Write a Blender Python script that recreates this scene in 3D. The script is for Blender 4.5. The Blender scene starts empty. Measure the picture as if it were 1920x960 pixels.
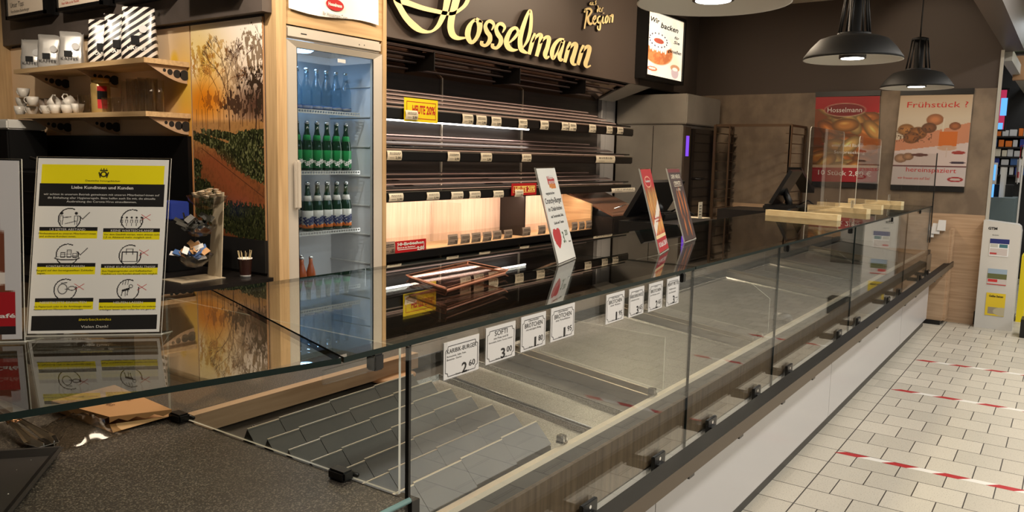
import bpy, bmesh, math, random
import numpy as np
from mathutils import Vector, Matrix
random.seed(5)
sc = bpy.context.scene
COL = sc.collection
# ---------------------------------------------------------------- camera
CF, CP, CR_, CT, CH = 1491.1, 0.1242, 0.02169, 0.6116, 1.462
_r = Vector((math.sin(CT), -math.cos(CT), 0)); _f = Vector((math.cos(CT)*math.cos(CP), math.sin(CT)*math.cos(CP), -math.sin(CP)))
_u = _r.cross(_f)
_c, _s = math.cos(CR_), math.sin(CR_)
R_ = _r*_c + _u*_s; U_ = -_r*_s + _u*_c
cam = bpy.data.objects.new('camera', bpy.data.cameras.new('camera')); COL.objects.link(cam)
cam.matrix_world = Matrix(((R_.x, U_.x, -_f.x, 0), (R_.y, U_.y, -_f.y, 0), (R_.z, U_.z, -_f.z, CH), (0, 0, 0, 1)))
cam.data.sensor_width = 36; cam.data.lens = 36*CF/1920; cam.data.clip_start = .02
sc.camera = cam
def at(px, py, **k):
    """point of the place seen at a pixel of the photograph, on the plane x=, y= or z="""
    d = R_*(px-960) + U_*(480-py) + _f*CF
    (a, v), = k.items(); i = 'xyz'.index(a); o = (0, 0, CH)[i]
    t = (v-o)/d[i]
    return Vector((d.x*t, d.y*t, CH+d.z*t))
# ---------------------------------------------------------------- render look, world, lights
sc.view_settings.view_transform = 'Standard'; sc.view_settings.look = 'None'
sc.view_settings.gamma = 1; sc.view_settings.use_curve_mapping = False
sc.view_settings.exposure = 0.0
cy = sc.cycles
cy.max_bounces = 8; cy.diffuse_bounces = 3; cy.glossy_bounces = 5; cy.transmission_bounces = 4
cy.transparent_max_bounces = 40; cy.use_denoising = True; cy.sample_clamp_indirect = 4; cy.caustics_reflective = False; cy.caustics_refractive = False
w = bpy.data.worlds.new('world'); sc.world = w; w.use_nodes = True
w.node_tree.nodes['Background'].inputs[0].default_value = (.9, .85, .78, 1); w.node_tree.nodes['Background'].inputs[1].default_value = .10
WARM = (1, .80, .58); NEUT = (1, .95, .87); COOL = (.92, .97, 1)
def area(name, loc, sx, sy, power, col, tgt=None):
    l = bpy.data.lights.new(name, 'AREA'); l.shape = 'RECTANGLE'; l.size = sx; l.size_y = sy; l.energy = power; l.color = col
    o = bpy.data.objects.new(name, l); COL.objects.link(o); o.location = loc
    d = Vector(tgt)-Vector(loc) if tgt else Vector((0, 0, -1))
    o.rotation_euler = d.to_track_quat('-Z', 'Y').to_euler(); return o
def spot(name, loc, tgt, power, col, ang=60, blend=.6, r=.04):
    l = bpy.data.lights.new(name, 'SPOT'); l.energy = power; l.color = col; l.spot_size = math.radians(ang); l.spot_blend = blend; l.shadow_soft_size = r
    o = bpy.data.objects.new(name, l); COL.objects.link(o); o.location = loc
    o.rotation_euler = (Vector(tgt)-Vector(loc)).to_track_quat('-Z', 'Y').to_euler(); return o
# supermarket aisle: long ceiling luminaires on the customer side
area('aisle_light', (4.5, -.75, 3.0), 9, .25, 160, NEUT)
area('aisle_light', (5.5, -3.2, 3.0), 9, 1.6, 150, COOL)
area('checkout_light', (11.0, .2, 2.9), 3, .3, 16, COOL)
# bakery: warm ceiling luminaires above counter and staff aisle
area('bakery_light', (2.6, 2.4, 3.02), 2.2, .5, 70, WARM)
area('bakery_light', (5.6, 2.4, 3.02), 2.2, .5, 60, WARM)
for x, e in ((3.75, 75), (5.0, 34), (6.6, 46)): spot('track_and_fill_spot', (x, 2.3, 2.98), (x+.1, 3.5, 2.6), e, WARM, 62)
spot('track_and_fill_spot', (7.3, 1.3, 3.0), (8.46, 1.2, 2.5), 16, WARM, 60)  # added fill spot, stands in for the pendants' light on the end wall
spot('track_and_fill_spot', (7.6, 2.0, 2.98), (7.6, 3.5, 2.6), 22, WARM, 50)
spot('track_and_fill_spot', (1.9, 3.0, 2.98), (2.75, 3.95, 1.8), 135, (1, .88, .74), 75)
spot('track_and_fill_spot', (1.4, 4.2, 2.98), (2.55, 5.2, 2.1), 110, (1, .88, .72), 60)
spot('track_and_fill_spot', (.2, .4, 2.95), (.80, 1.5, 1.25), 105, NEUT, 46)
spot('track_and_fill_spot', (1.1, -.1, 2.95), (1.0, 1.3, .8), 60, WARM, 60)
spot('track_and_fill_spot', (2.4, .2, 2.95), (2.6, 1.4, 1.0), 32, WARM, 60)
spot('track_and_fill_spot', (4.2, .2, 2.95), (4.2, 1.5, .8), 32, WARM, 60)
# ---------------------------------------------------------------- materials
M = {}
def srgb(r, g=None, b=None):
    if g is None: r, g, b = r
    f = lambda c: (c/255)/12.92 if c/255 <= .04045 else ((c/255+.055)/1.055)**2.4
    return (f(r), f(g), f(b), 1)
def mat(name, col, rough=.5, metal=0, spec=.5, emit=None, es=0, coat=0, alpha=None):
    m = bpy.data.materials.new(name); m.use_nodes = True
    b = m.node_tree.nodes['Principled BSDF']
    b.inputs['Base Color'].default_value = col if len(col) == 4 else (*col, 1)
    b.inputs['Roughness'].default_value = rough; b.inputs['Metallic'].default_value = metal
    b.inputs['Specular IOR Level'].default_value = spec
    if coat: b.inputs['Coat Weight'].default_value = coat; b.inputs['Coat Roughness'].default_value = .03
    if emit: b.inputs['Emission Color'].default_value = (*emit[:3], 1); b.inputs['Emission Strength'].default_value = es
    M[name] = m; return m
def nodes(m): return m.node_tree.nodes, m.node_tree.links, m.node_tree.nodes['Principled BSDF']
def noisy(name, c1, c2, scale=(1, 1, 1), ns=5, rough=.5, metal=0, detail=4, bump=0, lo=.35, hi=.65, spec=.5):
    m = mat(name, c1, rough, metal, spec); N, L, b = nodes(m)
    tc = N.new('ShaderNodeNewGeometry'); mp = N.new('ShaderNodeMapping'); mp.inputs['Scale'].default_value = scale
    L.new(tc.outputs['Position'], mp.inputs[0]); nz = N.new('ShaderNodeTexNoise'); nz.inputs['Scale'].default_value = ns; nz.inputs['Detail'].default_value = detail
    L.new(mp.outputs[0], nz.inputs[0]); cr = N.new('ShaderNodeValToRGB'); cr.color_ramp.elements[0].position = lo; cr.color_ramp.elements[1].position = hi
    cr.color_ramp.elements[0].color = c1; cr.color_ramp.elements[1].color = c2
    L.new(nz.outputs[0], cr.inputs[0]); L.new(cr.outputs[0], b.inputs['Base Color'])
    if bump:
        bp = N.new('ShaderNodeBump'); bp.inputs['Strength'].default_value = bump; bp.inputs['Distance'].default_value = .003
        L.new(nz.outputs[0], bp.inputs['Height']); L.new(bp.outputs[0], b.inputs['Normal'])
    return m
def glassy(name, tint, ior=1.5, rough=0.0, boost=1.0):
    """clear sheet: see-through plus the mirror reflection of its surface"""
    m = bpy.data.materials.new(name); m.use_nodes = True; N, L = m.node_tree.nodes, m.node_tree.links
    for n in list(N): N.remove(n)
    out = N.new('ShaderNodeOutputMaterial'); mix = N.new('ShaderNodeMixShader'); tr = N.new('ShaderNodeBsdfTransparent'); gl = N.new('ShaderNodeBsdfGlossy')
    tr.inputs[0].default_value = (*tint, 1); gl.inputs['Roughness'].default_value = rough
    geo = N.new('ShaderNodeNewGeometry'); mi = N.new('ShaderNodeMix'); mi.data_type = 'FLOAT'
    mi.inputs[2].default_value = ior; mi.inputs[3].default_value = 1/ior
    L.new(geo.outputs['Backfacing'], mi.inputs[0]); fr = N.new('ShaderNodeFresnel'); L.new(mi.outputs[0], fr.inputs[0])
    L.new(fr.outputs[0], mix.inputs[0]); L.new(tr.outputs[0], mix.inputs[1]); L.new(gl.outputs[0], mix.inputs[2]); L.new(mix.outputs[0], out.inputs[0])
    M[name] = m; return m
glassy('glass', (.965, .975, .965)); glassy('top_glass', (.80, .82, .79), 1.52); glassy('acrylic', (.95, .95, .94), 1.45); glassy('door_glass', (.86, .91, .95), 1.4)
glassy('rose_acrylic', (.93, .80, .74), 1.5); glassy('bottle_clear', (.80, .88, .92), 1.35)
mat('glass_edge', srgb(4, 24, 21), .3, 0, .3); mat('glass_edge_light', srgb(120, 150, 148), .1); mat('acrylic_edge', srgb(215, 212, 200), .25); mat('rose_edge_glint', srgb(232, 160, 126), .3)  # rose tray edge is brightened to carry the lit bin's reflection
def tile_mat():
    m = mat('floor_tile', srgb(200, 192, 176), .42); N, L, b = nodes(m)
    geo = N.new('ShaderNodeNewGeometry'); sx = N.new('ShaderNodeSeparateXYZ'); L.new(geo.outputs['Position'], sx.inputs[0])
    def mth(op, a, c=None):
        n = N.new('ShaderNodeMath'); n.operation = op
        for i, v in enumerate((a, c)):
            if v is None: continue
            if isinstance(v, (int, float)): n.inputs[i].default_value = v
            else: L.new(v, n.inputs[i])
        return n.outputs[0]
    X = mth('SUBTRACT', sx.outputs[0], 3.406-20); Y = mth('SUBTRACT', .8715, sx.outputs[1])
    u = mth('DIVIDE', X, .2); row = mth('FLOOR', u); fu = mth('FRACT', u)
    par = mth('MODULO', row, 2)
    v = mth('ADD', mth('DIVIDE', Y, .2), mth('MULTIPLY', par, .5)); fv = mth('FRACT', mth('ADD', v, 100)); vi = mth('FLOOR', v)
    jt = .0125
    ju = mth('LESS_THAN', mth('MINIMUM', fu, mth('SUBTRACT', 1, fu)), jt)
    jv = mth('MULTIPLY', mth('LESS_THAN', mth('MINIMUM', fv, mth('SUBTRACT', 1, fv)), jt), mth('GREATER_THAN', Y, 0))
    jm = mth('LESS_THAN', mth('ABSOLUTE', Y), .0028)
    j = mth('MAXIMUM', mth('MAXIMUM', ju, jv), jm)
    cid = N.new('ShaderNodeCombineXYZ'); L.new(row, cid.inputs[0]); L.new(vi, cid.inputs[1]); wn = N.new('ShaderNodeTexWhiteNoise'); L.new(cid.outputs[0], wn.inputs[0])
    cr = N.new('ShaderNodeValToRGB'); cr.color_ramp.elements[0].color = srgb(190, 183, 168); cr.color_ramp.elements[1].color = srgb(206, 198, 182); L.new(wn.outputs[0], cr.inputs[0])
    nz = N.new('ShaderNodeTexNoise'); nz.inputs['Scale'].default_value = 190; L.new(geo.outputs['Position'], nz.inputs[0])
    sp = N.new('ShaderNodeValToRGB'); sp.color_ramp.elements[0].position = .30; sp.color_ramp.elements[0].color = srgb(120, 112, 100); sp.color_ramp.elements[1].position = .40; sp.color_ramp.elements[1].color = (1, 1, 1, 1)
    L.new(nz.outputs[0], sp.inputs[0]); mu = N.new('ShaderNodeMix'); mu.data_type = 'RGBA'; mu.blend_type = 'MULTIPLY'; mu.inputs[0].default_value = .6
    L.new(cr.outputs[0], mu.inputs[6]); L.new(sp.outputs[0], mu.inputs[7])
    mx = N.new('ShaderNodeMix'); mx.data_type = 'RGBA'; L.new(j, mx.inputs[0]); L.new(mu.outputs[2], mx.inputs[6]); mx.inputs[7].default_value = srgb(58, 50, 42)
    L.new(mx.outputs[2], b.inputs['Base Color'])
tile_mat()
noisy('oak', srgb(178, 146, 104), srgb(200, 168, 124), (26, 26, 1.2), 2.2, .5)            # vertical grain
noisy('oak_x', srgb(178, 146, 104), srgb(200, 168, 124), (1.2, 26, 26), 2.2, .5)
noisy('oak_y', srgb(178, 146, 104), srgb(200, 168, 124), (26, 1.2, 26), 2.2, .5)
noisy('grey_oak', srgb(96, 80, 62), srgb(122, 103, 82), (30, 30, 1.0), 2.2, .5)
noisy('oak_pale', srgb(170, 140, 110), srgb(190, 160, 130), (1.5, 1.2, 22), 2.2, .45)
noisy('cut_wood', srgb(222, 198, 150), srgb(234, 214, 168), (12, 1, 12), 4, .5)
noisy('concrete', srgb(106, 90, 74), srgb(134, 116, 96), (1, 1.6, 1.2), 3.6, .55, detail=8, bump=.2)
noisy('stone', srgb(54, 50, 47), srgb(150, 142, 128), (1, 1, 1), 300, .38, detail=2, lo=.50, hi=.78)
noisy('dark_stone', srgb(16, 14, 13), srgb(30, 26, 24), (1, 1, 1), 60, .3)
noisy('band_grey', srgb(70, 62, 56), srgb(86, 76, 70), (1, 1, 1), 4, .6)
noisy('shelf_panel', srgb(44, 38, 36), srgb(62, 54, 50), (1, 1, 18), 2, .42)
noisy('steel', srgb(158, 152, 142), srgb(172, 166, 156), (1, 1, 1), 3, .34, metal=.45)
noisy('tray_steel', srgb(112, 111, 110), srgb(150, 149, 147), (1, 1, 1), 300, .33, metal=1, detail=2, lo=.4, hi=.6)
noisy('tan_deck', srgb(48, 44, 41), srgb(58, 53, 49), (1, 1, 1), 8, .35)
noisy('grey_plate', srgb(68, 67, 66), srgb(80, 78, 76), (1, 1, 1), 6, .38)
mat('fascia', srgb(78, 68, 62), .42); mat('wall_brown', srgb(66, 54, 46), .6); mat('black', srgb(12, 11, 11), .35); mat('black_matt', srgb(20, 18, 17), .6)
mat('dark_metal', srgb(34, 30, 28), .4, .3); mat('rail_top', srgb(14, 12, 12), .5, 0, .25); mat('rail_side', srgb(88, 76, 62), .45, 0, .3); mat('white_lam', srgb(196, 193, 192), .25, 0, .5)
mat('alu', srgb(205, 196, 180), .28, 1); mat('alu_bright', srgb(232, 224, 208), .3, .6); mat('chrome', (.85, .85, .85), .08, 1)
mat('gold', srgb(238, 214, 156), .4, .05); mat('gold_side', srgb(38, 28, 20), .6); mat('white', srgb(232, 228, 220), .4); mat('paper', srgb(236, 232, 226), .6); mat('card', srgb(206, 204, 202), .45)
mat('card_cream', srgb(226, 214, 190), .5); mat('grey_card', srgb(146, 128, 112), .5); mat('ink', srgb(20, 18, 18), .5); mat('ink_white', srgb(235, 232, 225), .5); mat('red', srgb(176, 22, 26), .45); mat('red_ink', srgb(190, 30, 24), .5)
mat('yellow', srgb(238, 214, 22), .5); mat('green_ink', srgb(52, 84, 44), .5); mat('white_plastic', srgb(205, 202, 196), .35); mat('fridge_white', srgb(190, 182, 170), .35); mat('fridge_in', srgb(205, 205, 205), .5)
mat('porcelain', srgb(212, 204, 192), .2); mat('led', (1, 1, 1), .5, emit=(1, .93, .86), es=7); mat('led_warm', (1, 1, 1), .5, emit=(1, .76, .58), es=9); mat('lamp_disc', (1, 1, 1), .5, emit=(1, .95, .85), es=14)
mat('fridge_lamp', (1, 1, 1), .5, emit=(.45, .72, 1), es=6); mat('lamp_in', srgb(212, 208, 200), .5); mat('green_bottle', srgb(14, 46, 26), .12); mat('green_label', srgb(28, 140, 72), .4)
mat('dark_bottle', srgb(22, 14, 10), .12); mat('orange', srgb(232, 120, 30), .5); mat('juice', srgb(170, 86, 46), .25); mat('navy', srgb(20, 32, 84), .5); mat('blue_label', srgb(60, 96, 150), .5)
mat('ceiling', srgb(196, 182, 160), .8); mat('purple_lit', (0, 0, 0), .5, emit=(.16, .05, .55), es=1.6); mat('blue_lit', (0, 0, 0), .5, emit=(.12, .42, .95), es=1.3); mat('pink_lit', (0, 0, 0), .5, emit=(.55, .03, .10), es=.8)
mat('green_lit', (0, 0, 0), .5, emit=(.30, .62, .16), es=1.0); mat('kraft', srgb(176, 132, 86), .7); mat('kraft_in', srgb(206, 168, 120), .7); mat('plate_silver', srgb(210, 206, 200), .3, .5)
mat('slat', srgb(96, 80, 76), .3, .4); mat('slat_glint', srgb(206, 182, 174), .35, .3); mat('bronze_mirror', srgb(170, 140, 116), .12, 1); mat('yellow_ink', srgb(250, 220, 120), .5)  # pale pink lip colour paints the light reflected along the slats
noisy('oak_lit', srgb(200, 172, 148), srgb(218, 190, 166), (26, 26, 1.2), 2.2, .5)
mat('teal_grey', srgb(96, 110, 112), .5); mat('blue_pack', srgb(36, 56, 140), .5); mat('tan', srgb(170, 130, 92), .6)
mat('bag_silver', srgb(206, 202, 196), .28, .55); mat('stand_plastic', srgb(176, 162, 138), .3); mat('post_paint', srgb(176, 172, 162), .5); mat('creamer', srgb(214, 196, 170), .4); mat('dark_leaf', srgb(34, 34, 28), .5)
mat('cup_print', srgb(52, 26, 20), .4); mat('paper_warm', srgb(226, 208, 186), .5); mat('dark_steel', srgb(112, 100, 90), .35, .8); mat('dark_glass', srgb(30, 26, 24), .12)
mat('rack_metal', srgb(92, 72, 54), .4, .6); mat('slicer_lid', srgb(120, 84, 66), .25); mat('sheet_black', srgb(34, 32, 33), .5); mat('copper', srgb(190, 140, 100), .25, 1); mat('kraft_ink', srgb(120, 78, 44), .7)
mat('jar_gold', srgb(176, 146, 88), .25, .3); mat('jar_lid', srgb(206, 170, 104), .25, .6); mat('lamp_black', srgb(20, 20, 20), .55, 0, .3)
glassy('film', (.80, .76, .70), 1.7, .12); glassy('tumbler', (.86, .84, .82), 1.5); glassy('guard_acrylic', (.88, .86, .84), 1.45, .0)
def stripe_mat():
    m = mat('bag_stripe', (1, 1, 1, 1), .3); N, L, b = nodes(m); g = N.new('ShaderNodeNewGeometry'); mp = N.new('ShaderNodeMapping'); mp.inputs['Rotation'].default_value = (math.radians(38), 0, 0)
    tc = N.new('ShaderNodeTexCoord'); L.new(tc.outputs['Object'], mp.inputs[0]); wv = N.new('ShaderNodeTexWave'); wv.bands_direction = 'Z'; wv.inputs['Scale'].default_value = 9.5; wv.inputs['Distortion'].default_value = .8; wv.inputs['Detail'].default_value = 0; wv.inputs['Detail Scale'].default_value = 1
    L.new(mp.outputs[0], wv.inputs[0]); cr = N.new('ShaderNodeValToRGB'); cr.color_ramp.interpolation = 'CONSTANT'; cr.color_ramp.elements[0].color = srgb(28, 24, 24); cr.color_ramp.elements[1].position = .5; cr.color_ramp.elements[1].color = srgb(214, 206, 196)
    L.new(wv.outputs['Fac'], cr.inputs[0]); L.new(cr.outputs[0], b.inputs['Base Color'])
stripe_mat()
def attr_mat(name, rough=.5, emit=0):
    m = mat(name, (1, 1, 1, 1), rough); N, L, b = nodes(m); a = N.new('ShaderNodeAttribute'); a.attribute_name = 'Col'
    L.new(a.outputs['Color'], b.inputs['Base Color'])
    if emit:
        L.new(a.outputs['Color'], b.inputs['Emission Color']); b.inputs['Emission Strength'].default_value = emit
attr_mat('print', .5); attr_mat('print_gloss', .25); attr_mat('print_lit', .4, .85)
# ---------------------------------------------------------------- builders
ORG = {}
class MB:
    def __init__(s): s.v = []; s.f = []; s.mi = []; s.m = 0; s.sm = []
    def add(s, vs, fs, smooth=False, mi=None):
        n = len(s.v); s.v += [Vector(p) for p in vs]
        for k, f in enumerate(fs): s.f.append([n+i for i in f]); s.mi.append(mi[k] if mi else s.m); s.sm.append(smooth)
        return s
    def hexa(s, p, side=None):      # p: 8 pts, bottom ccw 0-3, top 4-7 ; side: material slot of the four rim faces
        b = s.m; r = b if side is None else side
        return s.add(p, [(3, 2, 1, 0), (4, 5, 6, 7), (0, 1, 5, 4), (1, 2, 6, 5), (2, 3, 7, 6), (3, 0, 4, 7)], mi=[b, b, r, r, r, r])
    def box(s, x0, x1, y0, y1, z0, z1, side=None):
        return s.hexa([(x0, y0, z0), (x1, y0, z0), (x1, y1, z0), (x0, y1, z0), (x0, y0, z1), (x1, y0, z1), (x1, y1, z1), (x0, y1, z1)], side)
    def slab(s, pts, n, side=None):  # polygon pts thickened along vector n
        n = Vector(n); pts = [Vector(p) for p in pts]; k = len(pts); b = s.m; r = b if side is None else side
        nor = Vector((0, 0, 0))
        for i in range(k): nor += pts[i].cross(pts[(i+1) % k])
        if nor.dot(n) < 0: pts.reverse()
        fs = [tuple(range(k))[::-1], tuple(range(k, 2*k))] + [(i, (i+1) % k, k+(i+1) % k, k+i) for i in range(k)]
        return s.add(pts+[p+n for p in pts], fs, mi=[b, b]+[r]*k)
    def bbox(s, x0, x1, y0, y1, z0, z1, r=.004):   # box with chamfered edges
        bm = bmesh.new(); bmesh.ops.create_cube(bm, size=1)
        for v in bm.verts: v.co = Vector(((x0+x1)/2+v.co.x*(x1-x0), (y0+y1)/2+v.co.y*(y1-y0), (z0+z1)/2+v.co.z*(z1-z0)))
        bmesh.ops.bevel(bm, geom=bm.edges[:], offset=r, segments=2, affect='EDGES')
        s.add([v.co.copy() for v in bm.verts], [[v.index for v in f.verts] for f in (bm.verts.index_update(), bm.faces)[1]]); bm.free(); return s
    def tube(s, pts, r, n=8, cap=True):
        pts = [Vector(p) for p in pts]; rr = r if isinstance(r, (list, tuple)) else [r]*len(pts); rings = []; prev = None
        for i, p in enumerate(pts):
            t = (pts[min(i+1, len(pts)-1)]-pts[max(i-1, 0)]).normalized()
            if prev is None: a = t.orthogonal().normalized()
            else: a = (prev-t*prev.dot(t)); a = a.normalized() if a.length > 1e-6 else t.orthogonal().normalized()
            prev = a; b = t.cross(a)
            rings.append([p+(a*math.cos(2*math.pi*j/n)+b*math.sin(2*math.pi*j/n))*rr[i] for j in range(n)])
        vs = [q for R in rings for q in R]; fs = []
        for i in range(len(pts)-1):
            for j in range(n): fs.append((i*n+j, i*n+(j+1) % n, (i+1)*n+(j+1) % n, (i+1)*n+j))
        if cap: fs += [tuple(range(n))[::-1], tuple(range((len(pts)-1)*n, len(pts)*n))]
        return s.add(vs, fs, True)
    def lathe(s, prof, c=(0, 0, 0), n=20, mis=None):   # prof: (r,z)
        c = Vector(c); vs = []; fs = []; mi = []
        for (r, z) in prof:
            for j in range(n): vs.append(c+Vector((r*math.cos(2*math.pi*j/n), r*math.sin(2*math.pi*j/n), z)))
        for i in range(len(prof)-1):
            for j in range(n): fs.append((i*n+j, i*n+(j+1) % n, (i+1)*n+(j+1) % n, (i+1)*n+j)); mi.append(mis[i] if mis else s.m)
        if prof[0][0] > 1e-5: fs.append(tuple(range(n))[::-1]); mi.append(mis[0] if mis else s.m)
        if prof[-1][0] > 1e-5 and not getattr(s, 'open', False): fs.append(tuple(range((len(prof)-1)*n, len(prof)*n))); mi.append(mis[-1] if mis else s.m)
        return s.add(vs, fs, True, mi)
    def disc(s, O, U, V, r, n=24, hole=0):
        O, U, V = Vector(O), Vector(U).normalized(), Vector(V).normalized()
        c = [O+(U*math.cos(2*math.pi*j/n)+V*math.sin(2*math.pi*j/n))*r for j in range(n)]
        if not hole: return s.add(c, [tuple(range(n))])
        d = [O+(U*math.cos(2*math.pi*j/n)+V*math.sin(2*math.pi*j/n))*hole for j in range(n)]
        return s.add(c+d, [(j, (j+1) % n, n+(j+1) % n, n+j) for j in range(n)])
    def rect(s, O, U, V, u0, u1, v0, v1):
        return s.add([O+U*u0+V*v0, O+U*u1+V*v0, O+U*u1+V*v1, O+U*u0+V*v1], [(0, 1, 2, 3)])
    def text(s, t, O, U, V, w=None, h=None, depth=0, align=0, shear=0, side=None, bold=0):
        """lettering: baseline start O, along U, up V; cap height h, fitted to width w"""
        cu = bpy.data.curves.new('t', 'FONT'); cu.body = t; cu.shear = shear; cu.resolution_u = 2; cu.offset = bold
        ob = bpy.data.objects.new('t', cu); me = ob.to_mesh()
        co = [v.co.copy() for v in me.vertices]; fc = [list(p.vertices) for p in me.polygons]
        ob.to_mesh_clear(); bpy.data.objects.remove(ob); bpy.data.curves.remove(cu)
        if not co: return s
        x0 = min(c.x for c in co); x1 = max(c.x for c in co); k = h/.69; kw = (w/(x1-x0)) if w else k
        W = (x1-x0)*kw; off = -W*align; U, V = Vector(U).normalized(), Vector(V).normalized(); O = Vector(O)
        N = U.cross(V); pts = [O+U*((c.x-x0)*kw+off)+V*(c.y*k)+N*depth for c in co]
        if depth:
            n = len(pts); E = {}
            for f in fc:
                for i in range(len(f)):
                    a, b = f[i], f[(i+1) % len(f)]; E[(a, b)] = E.get((a, b), 0)+1
            sides = [(a, b, b+n, a+n)[::-1] for (a, b) in E if (b, a) not in E]
            s.add(pts+[p-N*depth for p in pts], fc+sides, mi=[s.m]*len(fc)+[s.m if side is None else side]*len(sides))
        else: s.add(pts, fc)
        return s
    def obj(s, name, mats, parent=None, **kw):
        mats = mats if isinstance(mats, (list, tuple)) else [mats]
        me = bpy.data.meshes.new(name); org = Vector((0, 0, 0))
        if parent is not None: org = ORG.get(parent.name, Vector((0, 0, 0)))
        else:
            lo = Vector([min(p[i] for p in s.v) for i in range(3)]); hi = Vector([max(p[i] for p in s.v) for i in range(3)])
            org = Vector(((lo.x+hi.x)/2, (lo.y+hi.y)/2, lo.z))
            if kw.get('local'): org = Vector((0, 0, 0))
        me.from_pydata([tuple(p-org) for p in s.v], [], s.f)
        for m in mats: me.materials.append(M[m])
        me.polygons.foreach_set('material_index', s.mi); me.polygons.foreach_set('use_smooth', s.sm); me.update()
        o = bpy.data.objects.new(name, me); COL.objects.link(o)
        if parent is not None: o.parent = parent; ORG[o.name] = org
        else: o.location = org; ORG[o.name] = org
        return o
def tag(o, label=None, cat=None, group=None, kind=None):
    if label: o['label'] = label
    if cat: o['category'] = cat
    if group: o['group'] = group
    if kind: o['kind'] = kind
    return o
def thing(name, label, cat, loc=(0, 0, 0), group=None):
    o = bpy.data.objects.new(name, None); COL.objects.link(o); o.location = loc; o.empty_display_size = .05; ORG[o.name] = Vector(loc)
    return tag(o, label, cat, group)
def struct(mb, name, mats): return tag(mb.obj(name, mats), kind='structure')
def dup(root, loc, rotz=0, label=None, group=None, scale=None):
    def cp(o, par):
        c = o.copy(); COL.objects.link(c)
        if par is not None: c.parent = par
        for ch in kids.get(o, []): cp(ch, c)
        return c
    kids = {}
    def walk(o):
        kids[o] = list(o.children)
        for ch in o.children: walk(ch)
    walk(root); r = cp(root, None); r.location = loc; r.rotation_euler = (0, 0, rotz)
    if scale: r.scale = scale
    if label: r['label'] = label
    if group: r['group'] = group
    ORG[r.name] = Vector(loc)
    return r
Z = Vector((0, 0, 1)); X = Vector((1, 0, 0)); Y = Vector((0, 1, 0))
# ---------------------------------------------------------------- small raster kit for printed pictures
class Pic:
    def __init__(s, w, h, bg):
        s.w, s.h = w, h; s.a = np.zeros((h, w, 3)); s.a[:] = bg
        s.y, s.x = np.mgrid[0:h, 0:w]; s.x = (s.x+.5)/w; s.y = (s.y+.5)/h; s.asp = w/h       # y down, 0..1
    def mix(s, m, c):
        m = np.clip(m, 0, 1)[..., None]; s.a = s.a*(1-m)+np.array(c)*m
    def ell(s, cx, cy_, rx, ry, c, ang=0, soft=.12, a=1):
        dx = (s.x-cx)*s.asp; dy = s.y-cy_; ca, sa = math.cos(ang), math.sin(ang)
        u = (dx*ca+dy*sa)/rx; v = (-dx*sa+dy*ca)/ry; d = np.sqrt(u*u+v*v)
        s.mix(np.clip((1-d)/soft, 0, 1)*a, c)
    def rect(s, x0, y0, x1, y1, c, a=1): s.mix(((s.x >= x0) & (s.x < x1) & (s.y >= y0) & (s.y < y1))*a, c)
    def line(s, x0, y0, x1, y1, w, c, a=1):
        ax, ay, bx, by = x0*s.asp, y0, x1*s.asp, y1; px = s.x*s.asp; dx, dy = bx-ax, by-ay; L = dx*dx+dy*dy+1e-12
        t = np.clip(((px-ax)*dx+(s.y-ay)*dy)/L, 0, 1); d = np.hypot(px-ax-t*dx, s.y-ay-t*dy)
        e = .6/s.h; s.mix(np.clip((w/2-d)/e+.5, 0, 1)*a, c)
    def noise(s, cells, seed=0, octv=3):
        rng = np.random.RandomState(seed); out = np.zeros((s.h, s.w)); amp = 1; tot = 0
        for k in range(octv):
            n = max(2, int(cells*2**k)); g = rng.rand(n+2, n+2); fy = s.y*n; fx = s.x*n; iy = fy.astype(int); ix = fx.astype(int); ty = fy-iy; tx = fx-ix
            ty = ty*ty*(3-2*ty); tx = tx*tx*(3-2*tx)
            out += amp*((g[iy, ix]*(1-tx)+g[iy, ix+1]*tx)*(1-ty)+(g[iy+1, ix]*(1-tx)+g[iy+1, ix+1]*tx)*ty); tot += amp; amp *= .55
        return out/tot
    def place(s, name, P00, P10, P11, P01, matn, parent, N=None):
        """grid of coloured facets: P00 top-left, P10 top-right, P11 bottom-right, P01 bottom-left"""
        P00, P10, P11, P01 = map(Vector, (P00, P10, P11, P01)); org = ORG.get(parent.name, Vector((0, 0, 0))) if parent else Vector((0, 0, 0))
        xs = np.linspace(0, 1, s.w+1); ys = np.linspace(0, 1, s.h+1); gx, gy = np.meshgrid(xs, ys)
        pts = sum(np.array(p)[None, None, :]*wt[..., None] for p, wt in ((P00, (1-gx)*(1-gy)), (P10, gx*(1-gy)), (P11, gx*gy), (P01, (1-gx)*gy)))-np.array(org)
        me = bpy.data.meshes.new(name); W = s.w+1
        i = (np.arange(s.h)[:, None]*W+np.arange(s.w)[None, :]).ravel(); F = np.stack([i, i+W, i+W+1, i+1], 1)
        me.from_pydata(pts.reshape(-1, 3).tolist(), [], F.tolist())
        at_ = me.color_attributes.new('Col', 'FLOAT_COLOR', 'CORNER')
        c = np.clip(s.a, 0, 1).reshape(-1, 3); c = np.where(c <= .04045, c/12.92, ((c+.055)/1.055)**2.4)
        c = np.concatenate([c, np.ones((len(c), 1))], 1); at_.data.foreach_set('color', np.repeat(c, 4, 0).astype(np.float32).ravel())
        me.materials.append(M[matn]); o = bpy.data.objects.new(name, me); COL.objects.link(o)
        if parent: o.parent = parent
        ORG[o.name] = org; return o
def C8(r, g, b): return (r/255, g/255, b/255)
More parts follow.
